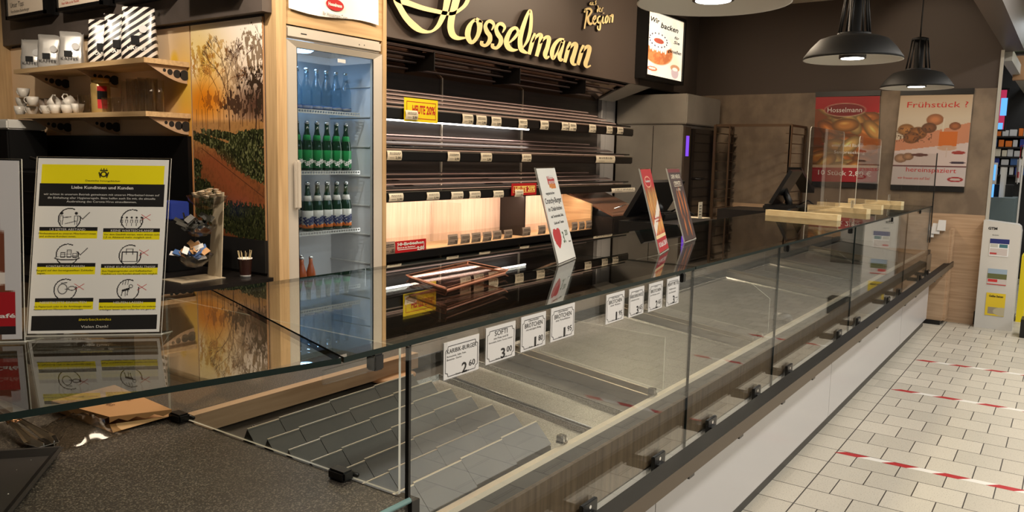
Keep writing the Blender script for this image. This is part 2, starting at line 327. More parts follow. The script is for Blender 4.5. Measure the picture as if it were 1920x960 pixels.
# ================================================================ SETTING
m = MB().box(-4, 20, -7, 9, -.05, 0); struct(m, 'floor', 'floor_tile')
m = MB().box(-4, 9.2, .62, 9, 3.07, 3.12); struct(m, 'ceiling', 'ceiling')
m = MB().box(-4, 20, -7, .45, 3.07, 3.12); struct(m, 'ceiling_market', 'ceiling')
m = MB().box(2.80, 8.6, 3.96, 4.06, 0, 3.07); struct(m, 'wall_back', 'wall_brown')
m = MB().box(8.46, 8.6, .62, 3.96, 0, 3.07); struct(m, 'wall_end', 'wall_brown')
m = MB().box(2.76, 2.86, 4.06, 8.0, 0, 3.07).box(2.76, 2.80, 3.56, 4.06, 0, 3.07); struct(m, 'wall_left', 'band_grey')
m = MB().box(-4, 2.76, 7.9, 8.0, 0, 3.07); struct(m, 'wall_far_left', 'band_grey')
m = MB().box(8.445, 8.46, .64, 3.5, 1.021, 2.169); struct(m, 'trim_1', 'concrete')
m = MB().box(8.445, 8.46, .64, 3.5, .13, 1.021); struct(m, 'trim_2', 'oak_pale')
m = MB().box(8.449, 8.46, .66, 3.5, 0, .13); struct(m, 'baseboard_end', 'oak_pale')
m = MB().box(-4, 8.6, .47, .62, 2.50, 3.12); struct(m, 'trim_3', 'fascia')             # bulkhead over the bakery front
m = MB().box(8.44, 8.47, .612, .638, 0, 2.5); struct(m, 'trim_4', 'post_paint')                 # door post at the end of the wall
m = MB().box(8.60, 19, .56, .64, 2.42, 2.52); struct(m, 'trim_5', 'post_paint')
# light grey wall strip right of the bread shelf
m = MB().box(7.0, 7.20, 3.93, 3.96, .8, 2.35).box(7.205, 7.4, 3.93, 3.96, .8, 2.35); struct(m, 'trim_6', 'white_lam')
# sign fascia above the bread shelf and the oven
m = MB().box(3.575, 8.46, 3.5, 3.58, 2.172, 3.07); struct(m, 'wall_fascia', 'fascia')
m = MB().box(7.05, 7.056, 3.4985, 3.5, 2.172, 3.07); struct(m, 'trim_7', 'black_matt')
# dark band above the picture wall
m = MB().box(2.70, 2.76, 3.5, 7.9, 2.18, 3.07); struct(m, 'wall_band', 'band_grey')
m = MB().box(-4, 8.6, -6.9, -7, 0, 3.07); struct(m, 'wall_market', 'white_lam')
# ================================================================ FLOOR TAPES
def tape(px0, px1, lab):
    a = at(*px0, z=.0); b = at(*px1, z=.0); b = a+(b-a)*1.5; d = (b-a).normalized(); n = Vector((-d.y, d.x, 0))*.022
    m = MB(); L = (b-a).length; k = int(L/.11)
    for i in range(k):
        p, q = a+d*(L*i/k), a+d*(L*(i+1)/k); m.m = i % 2; sk = d*.05
        z0 = Z*.0002; m.slab([p-n+z0, q-n+z0, q+n+sk+z0, p+n+sk+z0], Z*.0006)
    tag(m.obj('floor_tape', ['red', 'white']), lab, 'tape', 'red and white tapes on the floor')
tape((1566, 846), (1920, 922), 'red and white striped floor tape nearest the viewer, across the tiles')
tape((1672, 729), (1916, 770), 'red and white striped floor tape, middle one of the three')
tape((1716, 674), (1912, 702), 'red and white striped floor tape farthest away, nearest the wooden pillar')
# ================================================================ DISPLAY COUNTER
dc = thing('display_counter', 'long glass-fronted bakery display counter with white front panels and dark rail', 'counter', (4.4, 1.35, 0))
MB().box(1.1, 8.06, 1.024, 1.72, .0, .07).obj('plinth', 'black', dc)
MB().box(1.10, 7.72, 1.04, 1.72, .075, .66).obj('carcass', 'dark_metal', dc)
for a, b in ((1.1, 2.25), (2.256, 4.5), (4.506, 6.683), (6.692, 8.05)): MB().box(a, b, 1.0, 1.02, .073, .52).obj('front_panel', 'white_lam', dc)
MB().box(1.1, 8.05, 1.0, 1.03, .515, .672).obj('wood_panel', 'grey_oak', dc)
MB().box(1.10, 8.05, 1.012, 1.03, .672, .708).obj('dark_trim', 'black', dc)
MB().box(1.10, 7.72, 1.012, 1.022, .708, .722).box(1.10, 7.72, 1.027, 1.036, .706, .718).obj('aluminium_profile', 'alu_bright', dc)
DZ = lambda y: .697+.115*(y-1.03)
m = MB(); m.slab([(1.10, 1.036, DZ(1.036)-.03), (1.10, 1.74, DZ(1.74)-.03), (7.72, 1.74, DZ(1.74)-.03), (7.72, 1.036, DZ(1.036)-.03)], Z*.01); m.obj('deck', 'tan_deck', dc)
# glass front: five panes with narrow black joints
J = [.915, 1.087, 2.45, 3.385, 4.81, 6.55, 7.72]
for i in range(1, 6):
    a_, b_ = J[i]+.002, J[i+1]-.002; m = MB(); m.slab([(a_, .99, .50), (b_, .99, .50), (b_, .99, 1.107), (a_, .99, 1.107)], Y*.006, side=1); m.obj('front_glass', ['glass', 'glass_edge'], dc)
for x in J[2:6]:
    MB().box(x-.0018, x+.0018, .990, .998, .50, 1.105).obj('glass_joint', 'black', dc)
MB().box(1.083, 1.0885, .99, .999, .805, 1.105).obj('glass_joint', 'black', dc)
# top glass
MY0, MY1, TZ = .985, 1.72, 1.109
def topglass(name, pts, par): m = MB(); m.slab([(x, y, TZ) for x, y in pts], Z*.010, side=1); return m.obj(name, ['top_glass', 'glass_edge'], par)
topglass('top_glass', [(.915, MY0), (2.447, MY0), (2.447, MY1), (1.166, MY1)], dc)
topglass('top_glass', [(2.453, MY0), (5.05, MY0), (5.05, MY1), (2.453, MY1)], dc)
topglass('top_glass', [(5.056, MY0), (7.72, MY0), (7.72, MY1), (5.056, MY1)], dc)
for x in (1.0, 2.36, 3.5, 4.7, 5.9, 7.1): MB().bbox(x-.012, x+.012, .984, 1.008, 1.078, 1.108, .003).obj('glass_clamp', 'black', dc)
m = MB(); m.box(.865, .985, .978, .984, 1.083, 1.107); m.obj('holder_strip', 'acrylic', dc)
m = MB(); m.box(1.06, 1.18, .978, .984, 1.083, 1.107); m.obj('holder_strip', 'acrylic', dc)
m = MB(); m.box(2.41, 2.53, .978, .984, 1.087, 1.107); m.obj('holder_strip', 'acrylic', dc)
# end glass on the stone worktop, with dark hinge blocks
m = MB(); m.slab([(1.087, 1.02, .806), (1.087, 1.80, .806), (1.087, 1.80, 1.10), (1.087, 1.02, 1.10)], X*.006, side=1); m.obj('end_glass', ['glass', 'acrylic_edge'], dc)
for y in (1.17, 1.74):
    m = MB(); m.bbox(1.062, 1.092, y-.024, y+.024, .8025, .824, .004); m.tube([(1.099, y-.026, .809), (1.099, y+.026, .809)], .005); m.obj('glass_hinge', 'black', dc)
# glass guard standing above the far end of the counter
m = MB(); m.box(7.700, 7.708, .985, 1.62, 1.121, 1.565, side=0); m.obj('end_guard', ['acrylic'], dc)
MB().box(7.697, 7.711, .978, .986, .80, 1.570).obj('guard_edge', 'black', dc)
MB().box(7.72, 7.74, 1.0, 1.72, .73, 1.10).obj('end_panel', 'white_lam', dc)
# staff side ledge behind the sloped deck
MB().box(1.10, 7.7, 1.74, 2.0, .765, .79).obj('staff_ledge', 'stone', dc)
MB().box(1.10, 1.92, 1.715, 1.745, .765, .815).obj('ledge_edge', 'oak_pale', dc); MB().box(1.92, 7.7, 1.715, 1.745, .765, .80).obj('ledge_edge', 'tan_deck', dc)
MB().box(1.10, 7.7, 1.75, 1.98, .1, .765).obj('staff_cabinet', 'dark_metal', dc)
# bumper rail
rail = thing('bumper_rail', 'long dark bumper rail with brown face along the counter front', 'rail', (4.5, .885, .5))
m = MB(); m.m = 0; m.hexa([(-.2, .860, .527), (8.64, .860, .527), (8.64, .916, .527), (-.2, .916, .527), (-.2, .860, .577), (8.64, .860, .577), (8.64, .916, .577), (-.2, .916, .577)])
m.mi = [0, 1, 0, 0, 0, 0]; m.mi[2] = 0; m.obj('rail_bar', ['rail_side', 'rail_top'], rail)
MB().box(8.66, 10.2, .860, .916, .527, .577).obj('rail_bar', 'rail_side', rail)
MB().box(8.64, 8.66, .856, .92, .52, .583).obj('rail_joint', 'black', rail)
for x in (.6, 1.35, 1.78, 2.217, 2.657, 3.152, 3.602, 4.545, 5.013, 5.952, 6.40, 7.35, 7.75, 8.5, 9.4):
    m = MB(); m.bbox(x-.04, x+.04, .976, .988, .490, .556, .002); m.box(x-.02, x+.02, .90, .978, .50, .527); m.box(x-.02, x+.02, .87, .90, .508, .527)
    b = m.obj('bracket', 'black', rail)
    MB().lathe([(.006, 0), (.006, .003), (0, .003)], (0, 0, 0), 10)
    k = MB(); k.disc((x, .9755, .541), X, Z, .006, 10); k.disc((x, .9755, .525), X, Z, .004, 8); k.obj('screw', 'chrome', b)
# ---------------- stone work counter, turned slightly at its left end
wc = thing('work_counter', 'dark speckled stone worktop at left below the angled glass', 'counter', (.3, 1.6, 0))
D = Vector((-.47, .116, 0)).normalized(); Pf = Vector((.915, 1.0, 0)); PL = Pf+D*1.7; BK = Vector((-.5, 2.05, 0))
m = MB(); m.slab([(1.088, .995, .762), (.915, .995, .762), (PL.x, PL.y, .762), (BK.x, 2.3, .762), (1.088, 2.0, .762)], Z*.040); m.obj('stone_top', 'stone', wc)
m = MB(); m.slab([(1.08, 1.03, .08), (.93, 1.03, .08), (PL.x+.05, PL.y+.06, .08), (BK.x+.05, 2.25, .08), (1.08, 1.95, .08)], Z*.68); m.obj('carcass', 'dark_metal', wc)
MB().box(1.088, 1.11, .985, 1.03, .755, .800).obj('corner_trim', 'black', wc)
a = Vector((1.086, .986, .803)); b = Vector((.915, .986, .803)); c = b+D*1.6
m = MB(); m.tube([a+Vector((0, .004, 0)), b+Vector((0, .004, 0)), c+Vector((0, .004, 0))], .006); m.obj('glass_gasket', 'glass_edge_light', wc)
pl = Pf+Vector((0, -.015, 0))+D*1.7
topglass('top_glass', [(.909, MY0), (1.160, MY1), (1.160+D.x*1.7, MY1+D.y*1.7), (pl.x, pl.y)], wc)
# ================================================================ INSIDE THE CASE
xs = [1.105, 1.20, 1.366, 1.532, 1.695]
for i in range(4):
    x0, x1 = xs[i]+.0025, xs[i+1]-.0025; m = MB(); prof = []; crest = []
    for j in range(7):
        yc = 1.080+.0725*j+.006*i; zc = DZ(yc)+.070; prof += [(yc-.048, zc-.050), (yc, zc), (yc+.0235, zc-.048)]; crest.append((yc, zc))
    for k in range(len(prof)-1):
        (ya, za), (yb, zb) = prof[k], prof[k+1]
        if abs(yb-ya) < 1e-4: continue
        m.hexa([(x0, ya, za-.002), (x1, ya, za-.002), (x1, yb, zb-.002), (x0, yb, zb-.002), (x0, ya, za), (x1, ya, za), (x1, yb, zb), (x0, yb, zb)])
    for xx in (x0, x1-.002):
        m.hexa([(xx, 1.05, DZ(1.05)-.018), (xx+.002, 1.05, DZ(1.05)-.018), (xx+.002, 1.62, DZ(1.62)-.018), (xx, 1.62, DZ(1.62)-.018), (xx, 1.05, DZ(1.05)+.02), (xx+.002, 1.05, DZ(1.05)+.02), (xx+.002, 1.62, DZ(1.62)+.02), (xx, 1.62, DZ(1.62)+.02)])
    o = m.obj('stepped_insert', 'grey_plate')
    for (yc, zc) in crest: MB().box(x0, x1, yc-.0018, yc+.0012, zc-.001, zc+.0015).obj('crest_highlight', 'alu_bright', o)  # bright strips paint a highlight along each crest
    tag(o, ['narrow grey stepped display insert beside the glass end pane', 'grey stepped display insert, second column from the glass end', 'grey stepped display insert, third column from the glass end', 'grey stepped display insert next to the shallow baking trays'][i], 'display insert', 'grey stepped inserts in the glass case')
def tray(x0, x1, y0, y1, label, mt='tray_steel', rim=.014, grp='metal trays in the glass case'):
    m = MB(); t = .0015; zz = lambda y: DZ(y)-.018
    def q(xa, xb, ya, yb, da, db): m.hexa([(xa, ya, zz(ya)+da), (xb, ya, zz(ya)+da), (xb, yb, zz(yb)+da), (xa, yb, zz(yb)+da), (xa, ya, zz(ya)+db), (xb, ya, zz(ya)+db), (xb, yb, zz(yb)+db), (xa, yb, zz(yb)+db)])
    q(x0+.012, x1-.012, y0+.012, y1-.012, 0, t)
    # sloping rim
    def s(a, b, c, d): m.slab([a, b, c, d], Z*.0018)
    A = [(x0, y0), (x1, y0), (x1, y1), (x0, y1)]; B = [(x0+.012, y0+.012), (x1-.012, y0+.012), (x1-.012, y1-.012), (x0+.012, y1-.012)]
    for i in range(4):
        a, b, c, d = A[i], A[(i+1) % 4], B[(i+1) % 4], B[i]; s((*a, zz(a[1])+rim), (*b, zz(b[1])+rim), (*c, zz(c[1])), (*d, zz(d[1])))
    m.tube([(x, y, zz(y)+rim) for x, y in A+[A[0]]], .0025, 6)
    return tag(m.obj('tray', mt), label, 'tray', grp)
tray(1.715, 1.915, 1.055, 1.62, 'shallow metal baking tray beside the stepped inserts', 'tray_steel')
tray(1.935, 2.125, 1.055, 1.62, 'shallow metal baking tray left of the first aluminium divider bar', 'tray_steel')
bars_x = [2.29, 3.26, 4.75, 5.6, 6.6]; ordn = ['first', 'second', 'third', 'fourth', 'fifth']
for i, x in enumerate(bars_x):
    m = MB(); y0, y1 = 1.045, 1.70; e = .018
    for (xa, xb, za, zb) in ((x-.03, x+.03, -e, -.010), (x-.03, x-.022, -.010, .020), (x+.004, x+.010, -.010, .030), (x+.022, x+.03, -.010, .012)):
        m.hexa([(xa, y0, DZ(y0)+za), (xb, y0, DZ(y0)+za), (xb, y1, DZ(y1)+za), (xa, y1, DZ(y1)+za), (xa, y0, DZ(y0)+zb), (xb, y0, DZ(y0)+zb), (xb, y1, DZ(y1)+zb), (xa, y1, DZ(y1)+zb)])
    o = tag(m.obj('divider_bar', 'alu'), f'aluminium divider bar across the display deck, {ordn[i]} from the near end', 'divider', 'aluminium bars across the display deck')
edges = [2.35, 3.22, 4.70, 5.55, 6.55, 7.68]; nm = ['between the first and second divider bars', 'between the second and third divider bars', 'between the third and fourth divider bars', 'between the fourth and fifth divider bars', 'at the far end of the display deck']
for i in range(5):
    tray(edges[i]+(0 if i == 0 else .10), edges[i+1]-.01 if i < 4 else 7.66, 1.06, 1.69, 'wide empty stainless tray '+nm[i], 'tray_steel', .006, 'wide stainless trays in the glass case')
def sheet(name, pts, t, label, cat, group=None, mats=('acrylic', 'acrylic_edge')):   # y-z outline at x
    m = MB(); m.slab(pts, X*t, side=1); return tag(m.obj(name, list(mats)), label, cat, group)
P0 = [at(1247, 632, y=1.06), at(1247, 730, y=1.06)]
x = P0[0].x; c1 = at(1408.5, 531, x=at(1440, 617, y=1.06).x)
sheet('acrylic_divider', [(x, 1.06, DZ(1.06)), (x, 1.06, P0[0].z), (x, 1.55, P0[0].z+.01), (x, 1.55, DZ(1.55))], .004, 'clear acrylic divider beside the first aluminium bar', 'divider', 'clear acrylic dividers in the case')
x2 = at(1440, 617, y=1.06).x; zc = at(1442, 560, x=x2); zd = at(1408.5, 531, x=x2)
for k, xx in enumerate((x2, x2+1.62, x2+2.6)):
    sheet('acrylic_divider', [(xx, 1.06, DZ(1.06)), (xx, 1.06, zc.z), (xx, zd.y, zd.z), (xx, 1.6, zd.z+.01), (xx, 1.6, DZ(1.6))], .004, ['clear acrylic divider with cut corner behind the second glass joint', 'clear acrylic divider with cut corner below the wooden bars', 'clear acrylic divider with cut corner nearest the far end'][k], 'divider', 'clear acrylic dividers in the case')
for k, (px, py) in enumerate(((1054, 828), (1224, 731), (1425, 636))):
    p = at(px, py, y=1.04); p.z = .719; m = MB(); m.bbox(p.x-.012, p.x-.006, 1.028, 1.052, p.z, p.z+.022, .002); m.bbox(p.x+.002, p.x+.008, 1.028, 1.052, p.z, p.z+.022, .002); m.box(p.x-.012, p.x+.008, 1.028, 1.052, p.z, p.z+.006)
    tag(m.obj('profile_clip', 'chrome'), ['small steel clip on the profile beside the stepped inserts', 'small steel clip on the profile at the first divider bar', 'small steel clip on the profile at the second divider bar'][k], 'clip', 'steel clips on the aluminium profile')
p = at(1466, 604, y=1.09); m = MB(); m.lathe([(.0, 0), (.035, 0), (.048, .018), (.044, .038), (.02, .05), (0, .052)], (p.x, p.y, DZ(p.y)-.005), 16)
tag(m.obj('black_plug', 'black'), 'small round black object lying on the display deck behind the glass', 'plug')
m = MB(); c = at(722, 700, z=.765); c.y -= .035; m.lathe([(.0, 0), (.085, 0), (.10, .006), (.07, .012), (0, .014)], (0, 0, 0), 24); m.v = [Vector((c.x+v.x*.9, c.y+v.y*.55, DZ(c.y+v.y*.55)-.0192+v.z)) for v in m.v]  # flat pale brown oval on the deck, nature unknown
tag(m.obj('brown_oval', 'tan'), 'pale brown flat oval piece on the dark deck behind the stepped inserts', 'bread')
for k, (px, py) in enumerate(((635, 730), (785, 685))):
    c = at(px, py, z=.755); zz_ = DZ(c.y)-.0195; m = MB(); m.lathe([(.022, 0), (.026, .002), (.026, .004), (.022, .004), (.020, .001)], (c.x, c.y, zz_), 20)
    tag(m.obj('hole_cap', 'steel'), ['round grommet in the dark deck behind the stepped inserts, left one', 'round grommet in the dark deck behind the stepped inserts, right one'][k], 'grommet', 'round grommets in the dark deck')
# ---------------- price cards hanging below the top glass
def price_card(q, lines, price, label):
    (x0, x1), (z0, z1) = (at(*q[3], y=.981).x, at(*q[1], y=.981).x), (at(*q[3], y=.981).z, at(*q[0], y=.981).z)
    w, h = x1-x0, z1-z0
    t = thing('price_card', label, 'price card', ((x0+x1)/2, .981, z0), 'price cards hanging on the counter glass')
    MB().box(x0, x1, .982, .984, z0, 1.107).obj('holder', 'acrylic', t)
    m = MB(); m.box(x0+.004, x1-.004, .9795, .9815, z0+.004, z0+h*.86); m.obj('card', 'card', t)
    m = MB(); O = Vector((x0, .979, z0)); W, Hh = w, h*.86; e = .0012; a, b = .009, .016
    def seg(u0, v0, u1, v1):
        p, q2 = Vector((u0, v0)), Vector((u1, v1)); d = (q2-p).normalized(); n = Vector((-d.y, d.x))*e/2
        m.add([O+X*c.x+Z*c.y for c in (p-n, q2-n, q2+n, p+n)], [(0, 1, 2, 3)])
    pts = [(a+b*.5, a), (W-a-b*.5, a), (W-a-b*.4, a+b*.4), (W-a, a+b*.5), (W-a, Hh-a-b*.5), (W-a-b*.4, Hh-a-b*.4), (W-a-b*.5, Hh-a), (a+b*.5, Hh-a), (a+b*.4, Hh-a-b*.4), (a, Hh-a-b*.5), (a, a+b*.5), (a+b*.4, a+b*.4)]
    for i in range(len(pts)): seg(*pts[i], *pts[(i+1) % len(pts)])
    for (s, cx, yy, ww, hh) in lines: m.text(s, O+X*(W*cx)+Z*(Hh*yy), X, Z, W*ww, Hh*hh, align=.5)
    eu, ct = price; m.text(eu, O+X*(W*.57)+Z*(Hh*.10), X, Z, W*(.14 if eu != '1' else .07), Hh*.26, align=.5, bold=.02); m.rect(O+X*(W*.655)+Z*(Hh*.10), X, Z, 0, W*.028, 0, Hh*.03); m.text(ct, O+X*(W*.69)+Z*(Hh*.22), X, Z, W*.17, Hh*.15, bold=.01)
    m.text('Stück', O+X*(W*.34)+Z*(Hh*.10), X, Z, W*.13, Hh*.045); m.obj('lettering', 'ink', t)
pc = [(((826, 633), (900, 608), (900, 690), (828, 718)), [('KARIBIK-BURGER', .5, .70, .78, .11), ('Remoulade, Salat, Pute,', .36, .60, .5, .045), ('Bananen, Gurke', .3, .52, .38, .045)], ('2', '60'), 'price card for a burger at 2.60, leftmost on the counter glass'),
      (((907, 605), (968, 587), (968, 668), (907, 689)), [('SOFTI', .5, .74, .40, .13), ('mit Pute und Ei', .5, .65, .45, .05), ('Remoulade, Gurke, Tomate, Kräuter', .5, .57, .74, .04)], ('3', '00'), 'price card for a soft roll at 3.00, second from left'),
      (((973, 585), (1025, 570), (1025, 649), (973, 665)), [('Oberländer', .5, .83, .4, .05), ('BRÖTCHEN', .5, .67, .66, .12), ('mit würzigem Belag', .5, .59, .55, .05)], ('1', '80'), 'price card for a filled roll at 1.80, third from left'),
      (((1029, 569), (1079, 555), (1079, 630), (1029, 646)), [('Oberländer', .5, .83, .4, .05), ('BRÖTCHEN', .5, .67, .66, .12), ('mit Frischkäse', .5, .59, .55, .05)], ('1', '95'), 'price card for a filled roll at 1.95, fourth from left beside the gap'),
      (((1133, 545), (1172, 536), (1173, 603), (1133, 612)), [('Oberländer', .5, .83, .4, .05), ('BRÖTCHEN', .5, .67, .66, .12), ('mit Käse', .5, .59, .5, .05)], ('1', '95'), 'price card for a roll at 1.95, first right of the gap'),
      (((1176, 535), (1209, 526), (1209, 590), (1176, 599)), [('Zum', .5, .84, .2, .05), ('HÄNDCHENSCHNITZEL', .5, .68, .78, .11), ('im Brötchen mit Salat', .4, .58, .5, .05)], ('3', '65'), 'price card for a schnitzel roll at 3.65, second right of the gap'),
      (((1213, 525), (1244, 517), (1244, 578), (1213, 588)), [('Salat', .5, .84, .2, .04), ('BRÖTCHEN', .5, .67, .66, .11), ('mit Schinken und Ei', .45, .57, .6, .05)], ('2', '65'), 'price card for a roll at 2.65, third right of the gap'),
      (((1247, 516), (1275, 508), (1275, 570), (1247, 578)), [('HEAVY METTEL', .5, .74, .8, .12), ('Mettbrötchen', .45, .60, .5, .05), ('mit Zwiebeln', .45, .48, .5, .05)], ('3', '-'), 'price card for a meat roll, last one right of the gap')]
for a in pc: price_card(*a)
# ================================================================ BREAD SHELF
bs = thing('bread_shelf', 'wide black bread shelf with sloping slatted tiers and a lit wooden bin', 'shelf', (5.2, 3.7, 0))
sx = [3.58, 4.598, 5.653, 7.0]
for i in range(3): MB().box(sx[i]+.006, sx[i+1]-.006, 3.90, 3.93, .1, 2.05).obj('back_panel', 'shelf_panel', bs)
MB().box(3.58, 7.0, 3.93, 3.955, .1, 2.3).obj('back_rail', 'alu_bright', bs)
for x in sx[1:3]: MB().box(x-.006, x+.006, 3.885, 3.93, .5, 2.03).obj('upright', 'alu_bright', bs)
MB().box(6.985, 7.0, 3.86, 3.95, .5, 2.05).obj('upright', 'white_lam', bs)
tiers = [(1.678, 1.749, .135, 4), (1.418, 1.484, .10, 3), (1.161, 1.227, .09, 3)]
for k, (z0, z1, rise, ns) in enumerate(tiers):
    x0, x1 = 3.58, 6.93
    m = MB(); m.bbox(x0, x1, 3.475, 3.50, z0, z1, .008); fr = m.obj('front_rail', 'black', bs)
    m = MB(); m.box(x0, x1, 3.473, 3.477, z1-.005, z1+.001); m.obj('rail_edge', 'alu', fr)
    m = MB(); m.tube([(x0, 3.50, z1+.02), (x1-.03, 3.50, z1+.02)], .007, 6); m.obj('stop_bar', 'dark_metal', bs)
    for j in range(ns+1):
        y = 3.56+.30*j/ns; z = z1-.01+rise*(j+.7)/ns; xr = x1-.02-.06*j*.8
        m = MB(); m.hexa([(x0, y, z-.004), (xr, y, z-.004), (xr, y+.055, z+.012), (x0, y+.055, z+.012), (x0, y, z), (xr, y, z), (xr, y+.055, z+.016), (x0, y+.055, z+.016)]); m.obj('slat', 'slat', bs); MB().box(x0, xr, y-.003, y, z-.008, z+.001).obj('slat_glint_lip', 'slat_glint', bs)
    for x in (4.08, 5.12, 6.2):
        m = MB(); m.hexa([(x, 3.49, z1-.06), (x+.006, 3.49, z1-.06), (x+.006, 3.9, z1+rise-.07), (x, 3.9, z1+rise-.07), (x, 3.49, z1-.02), (x+.006, 3.49, z1-.02), (x+.006, 3.9, z1+rise-.02), (x, 3.9, z1+rise-.02)]); m.obj('bracket', 'dark_metal', bs)
# mirrored top tier right under the fascia
m = MB(); m.hexa([(3.58, 3.60, 2.165), (6.9, 3.60, 2.165), (6.9, 3.9, 2.02), (3.58, 3.9, 2.02), (3.58, 3.62, 2.19), (6.9, 3.62, 2.19), (6.9, 3.9, 2.05), (3.58, 3.9, 2.05)]); m.obj('mirror_panel', 'bronze_mirror', bs)
for j in range(4):
    y = 3.55+.075*j; z = 2.15-.035*j; m = MB(); m.box(3.58, 6.85-.08*j, y, y+.03, z-.006, z); m.box(3.58, 6.85-.08*j, y-.003, y, z-.014, z-.006); m.obj('slat', 'slat', bs); MB().box(3.58, 6.85-.08*j, y-.004, y-.001, z-.006, z+.001).obj('slat_glint_lip', 'slat_glint', bs)
for j in range(3): MB().box(4.1+1.0*j, 4.108+1.0*j, 3.54, 3.80, 2.02, 2.14).obj('bracket', 'black', bs)
m = MB(); m.slab([(6.9, 3.52, 2.17), (7.35, 3.52, 2.17), (7.2, 3.85, 2.03), (6.9, 3.85, 2.03)], Z*.01); m.obj('end_hood', 'plate_silver', bs)
m = MB(); m.tube([(3.6, 3.80, at(900, 236, y=3.8).z), (5.62, 3.80, at(900, 236, y=3.8).z)], .008, 8); m.obj('led_tube', 'led', bs)
# lit wooden bin
BZ0, BZ1 = .838, 1.150
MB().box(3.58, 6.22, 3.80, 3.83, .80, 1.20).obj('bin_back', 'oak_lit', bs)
MB().box(3.58, 6.22, 3.50, 3.80, .815, .835).obj('bin_floor', 'oak_x', bs)
m = MB(); m.hexa([(6.20, 3.50, .80), (6.222, 3.50, .80), (6.222, 3.86, .80), (6.20, 3.86, .80), (6.20, 3.50, 1.06), (6.222, 3.50, 1.06), (6.222, 3.86, 1.16), (6.20, 3.86, 1.16)]); m.obj('bin_side', 'oak_y', bs)
MB().box(5.235, 5.25, 3.56, 3.80, .835, 1.17).obj('bin_divider', 'dark_metal', bs)
MB().box(4.38, 4.384, 3.52, 3.80, .835, 1.13).obj('bin_divider', 'acrylic', bs)
MB().box(3.58, 6.22, 3.485, 3.51, .785, .835).obj('ledge', 'black', bs)
MB().box(3.58, 6.22, 3.499, 3.502, .835, .935).obj('bin_front', 'acrylic', bs)
m = MB(); m.tube([(3.62, 3.56, 1.165), (6.18, 3.56, 1.165)], .009, 8); m.obj('led_tube', 'led_warm', bs)
area('bin_led', (4.9, 3.58, 1.155), 2.5, .02, 10, (1, .74, .60), (4.9, 3.74, .9)); area('shelf_led', (4.6, 3.78, 1.60), 2.0, .02, 1.6, (1, .85, .75), (4.6, 3.9, 1.3))
MB().box(3.58, 6.2, 3.70, 3.89, .0, .62).obj('base_cabinet', 'dark_metal', bs)
for z in (.66, .70):
    MB().box(3.58, 6.6, 3.6, 3.64, z, z+.006).obj('slat', 'slat', bs)
# ---- price tags on the tiers
def ptag(q, lab, mt='card_cream', yy=3.47, grp='small price tags on the bread shelf', price=None):
    a, b = at(q[0], q[3], y=yy), at(q[2], q[1], y=yy); m = MB(); x0, x1, z0, z1 = a.x, b.x, a.z, b.z; w, h = x1-x0, z1-z0
    n = 5                                                            # slightly curved card
    for i in range(n):
        u0, u1 = i/n, (i+1)/n; f = lambda u: yy-.010*math.sin(math.pi*u)*.6
        m.hexa([(x0, f(u0), z0+h*u0), (x1, f(u0), z0+h*u0), (x1, f(u0)+.0015, z0+h*u0), (x0, f(u0)+.0015, z0+h*u0), (x0, f(u1), z0+h*u1), (x1, f(u1), z0+h*u1), (x1, f(u1)+.0015, z0+h*u1), (x0, f(u1)+.0015, z0+h*u1)])
    m.m = 1; O = Vector((x0, yy-.0085, z0))
    rnd = random.Random(int(q[0]*10))
    for r, (v, t) in enumerate(((.72, .07), (.58, .05))):
        u = .12; 
        while u < .86:
            l = rnd.uniform(.05, .13); m.rect(O, X, Z, w*u, w*min(.9, u+l), h*v, h*(v+t)); u += l+.03
    m.rect(O, X, Z, w*.12, w*.42, h*.22, h*.26)
    if price: m.text(price, O+X*w*.52+Z*h*.12, X, Z, w*.38, h*.26, bold=.02)
    return tag(m.obj('price_tag', [mt, 'ink']), lab, 'price tag', grp)
ORD = ['first', 'second', 'third', 'fourth', 'fifth', 'sixth', 'seventh', 'eighth', 'ninth', 'tenth', 'eleventh', 'twelfth', 'thirteenth']
T1 = [(866.7, 215, 886.7, 231.7), (892.7, 217.3, 911.7, 234), (921, 220, 939.3, 236), (971.7, 224, 988, 240), (1012.7, 227, 1028, 242.3), (1052.7, 230, 1065.6, 244), (1066.6, 231, 1080, 245), (1104, 234, 1117, 248), (1136.7, 237, 1148, 250), (1156.7, 239, 1168, 251)]
T2 = [(725.7, 282.7, 752.7, 300), (839, 285, 861.7, 302), (901, 287, 921.7, 302.7), (978, 289, 995.7, 303), (1117, 292.7, 1152.7, 305)]
T3 = [(729, 362, 755.5, 378), (800, 360, 823.4, 375), (845.8, 359, 868, 373.3), (879.7, 358.3, 900.3, 372.3), (924.7, 357, 943.7, 371), (1146, 351.6, 1190, 362)]
for nm_, T in (('top slatted tier', T1), ('middle slatted tier', T2), ('lowest slatted tier', T3)):
    for i, q in enumerate(T): ptag(q, f'white price tag on the {nm_} of the bread shelf, {ORD[i]} from the left', price='2,90' if q[2]-q[0] < 30 else None)
T4 = [(717.9, 452, 740, 478), (839, 438.4, 857.8, 460), (863, 438, 880.5, 457.5), (883.6, 435.3, 900.8, 455.3), (904.4, 433.8, 921, 453.3), (923.4, 431.4, 939.4, 449.8), (944.5, 429.8, 960, 447.8), (979, 425, 994, 443), (1008.4, 421.7, 1022.5, 439.8), (1071.4, 415.9, 1082.4, 432.7), (1085, 415, 1095.7, 431), (1098, 413, 1109, 429)]
PR = ['-.32', '-.75', '-.35', '-.35', '-.35', '-.32', '-.32', '-.35', '-.60', '-.75', '-.85', '-.65']
for i, q in enumerate(T4): ptag(q, f'grey price card on the lit wooden bread bin, {ORD[i]} from the left', 'grey_card', 3.494, 'grey price cards on the wooden bin', PR[i])
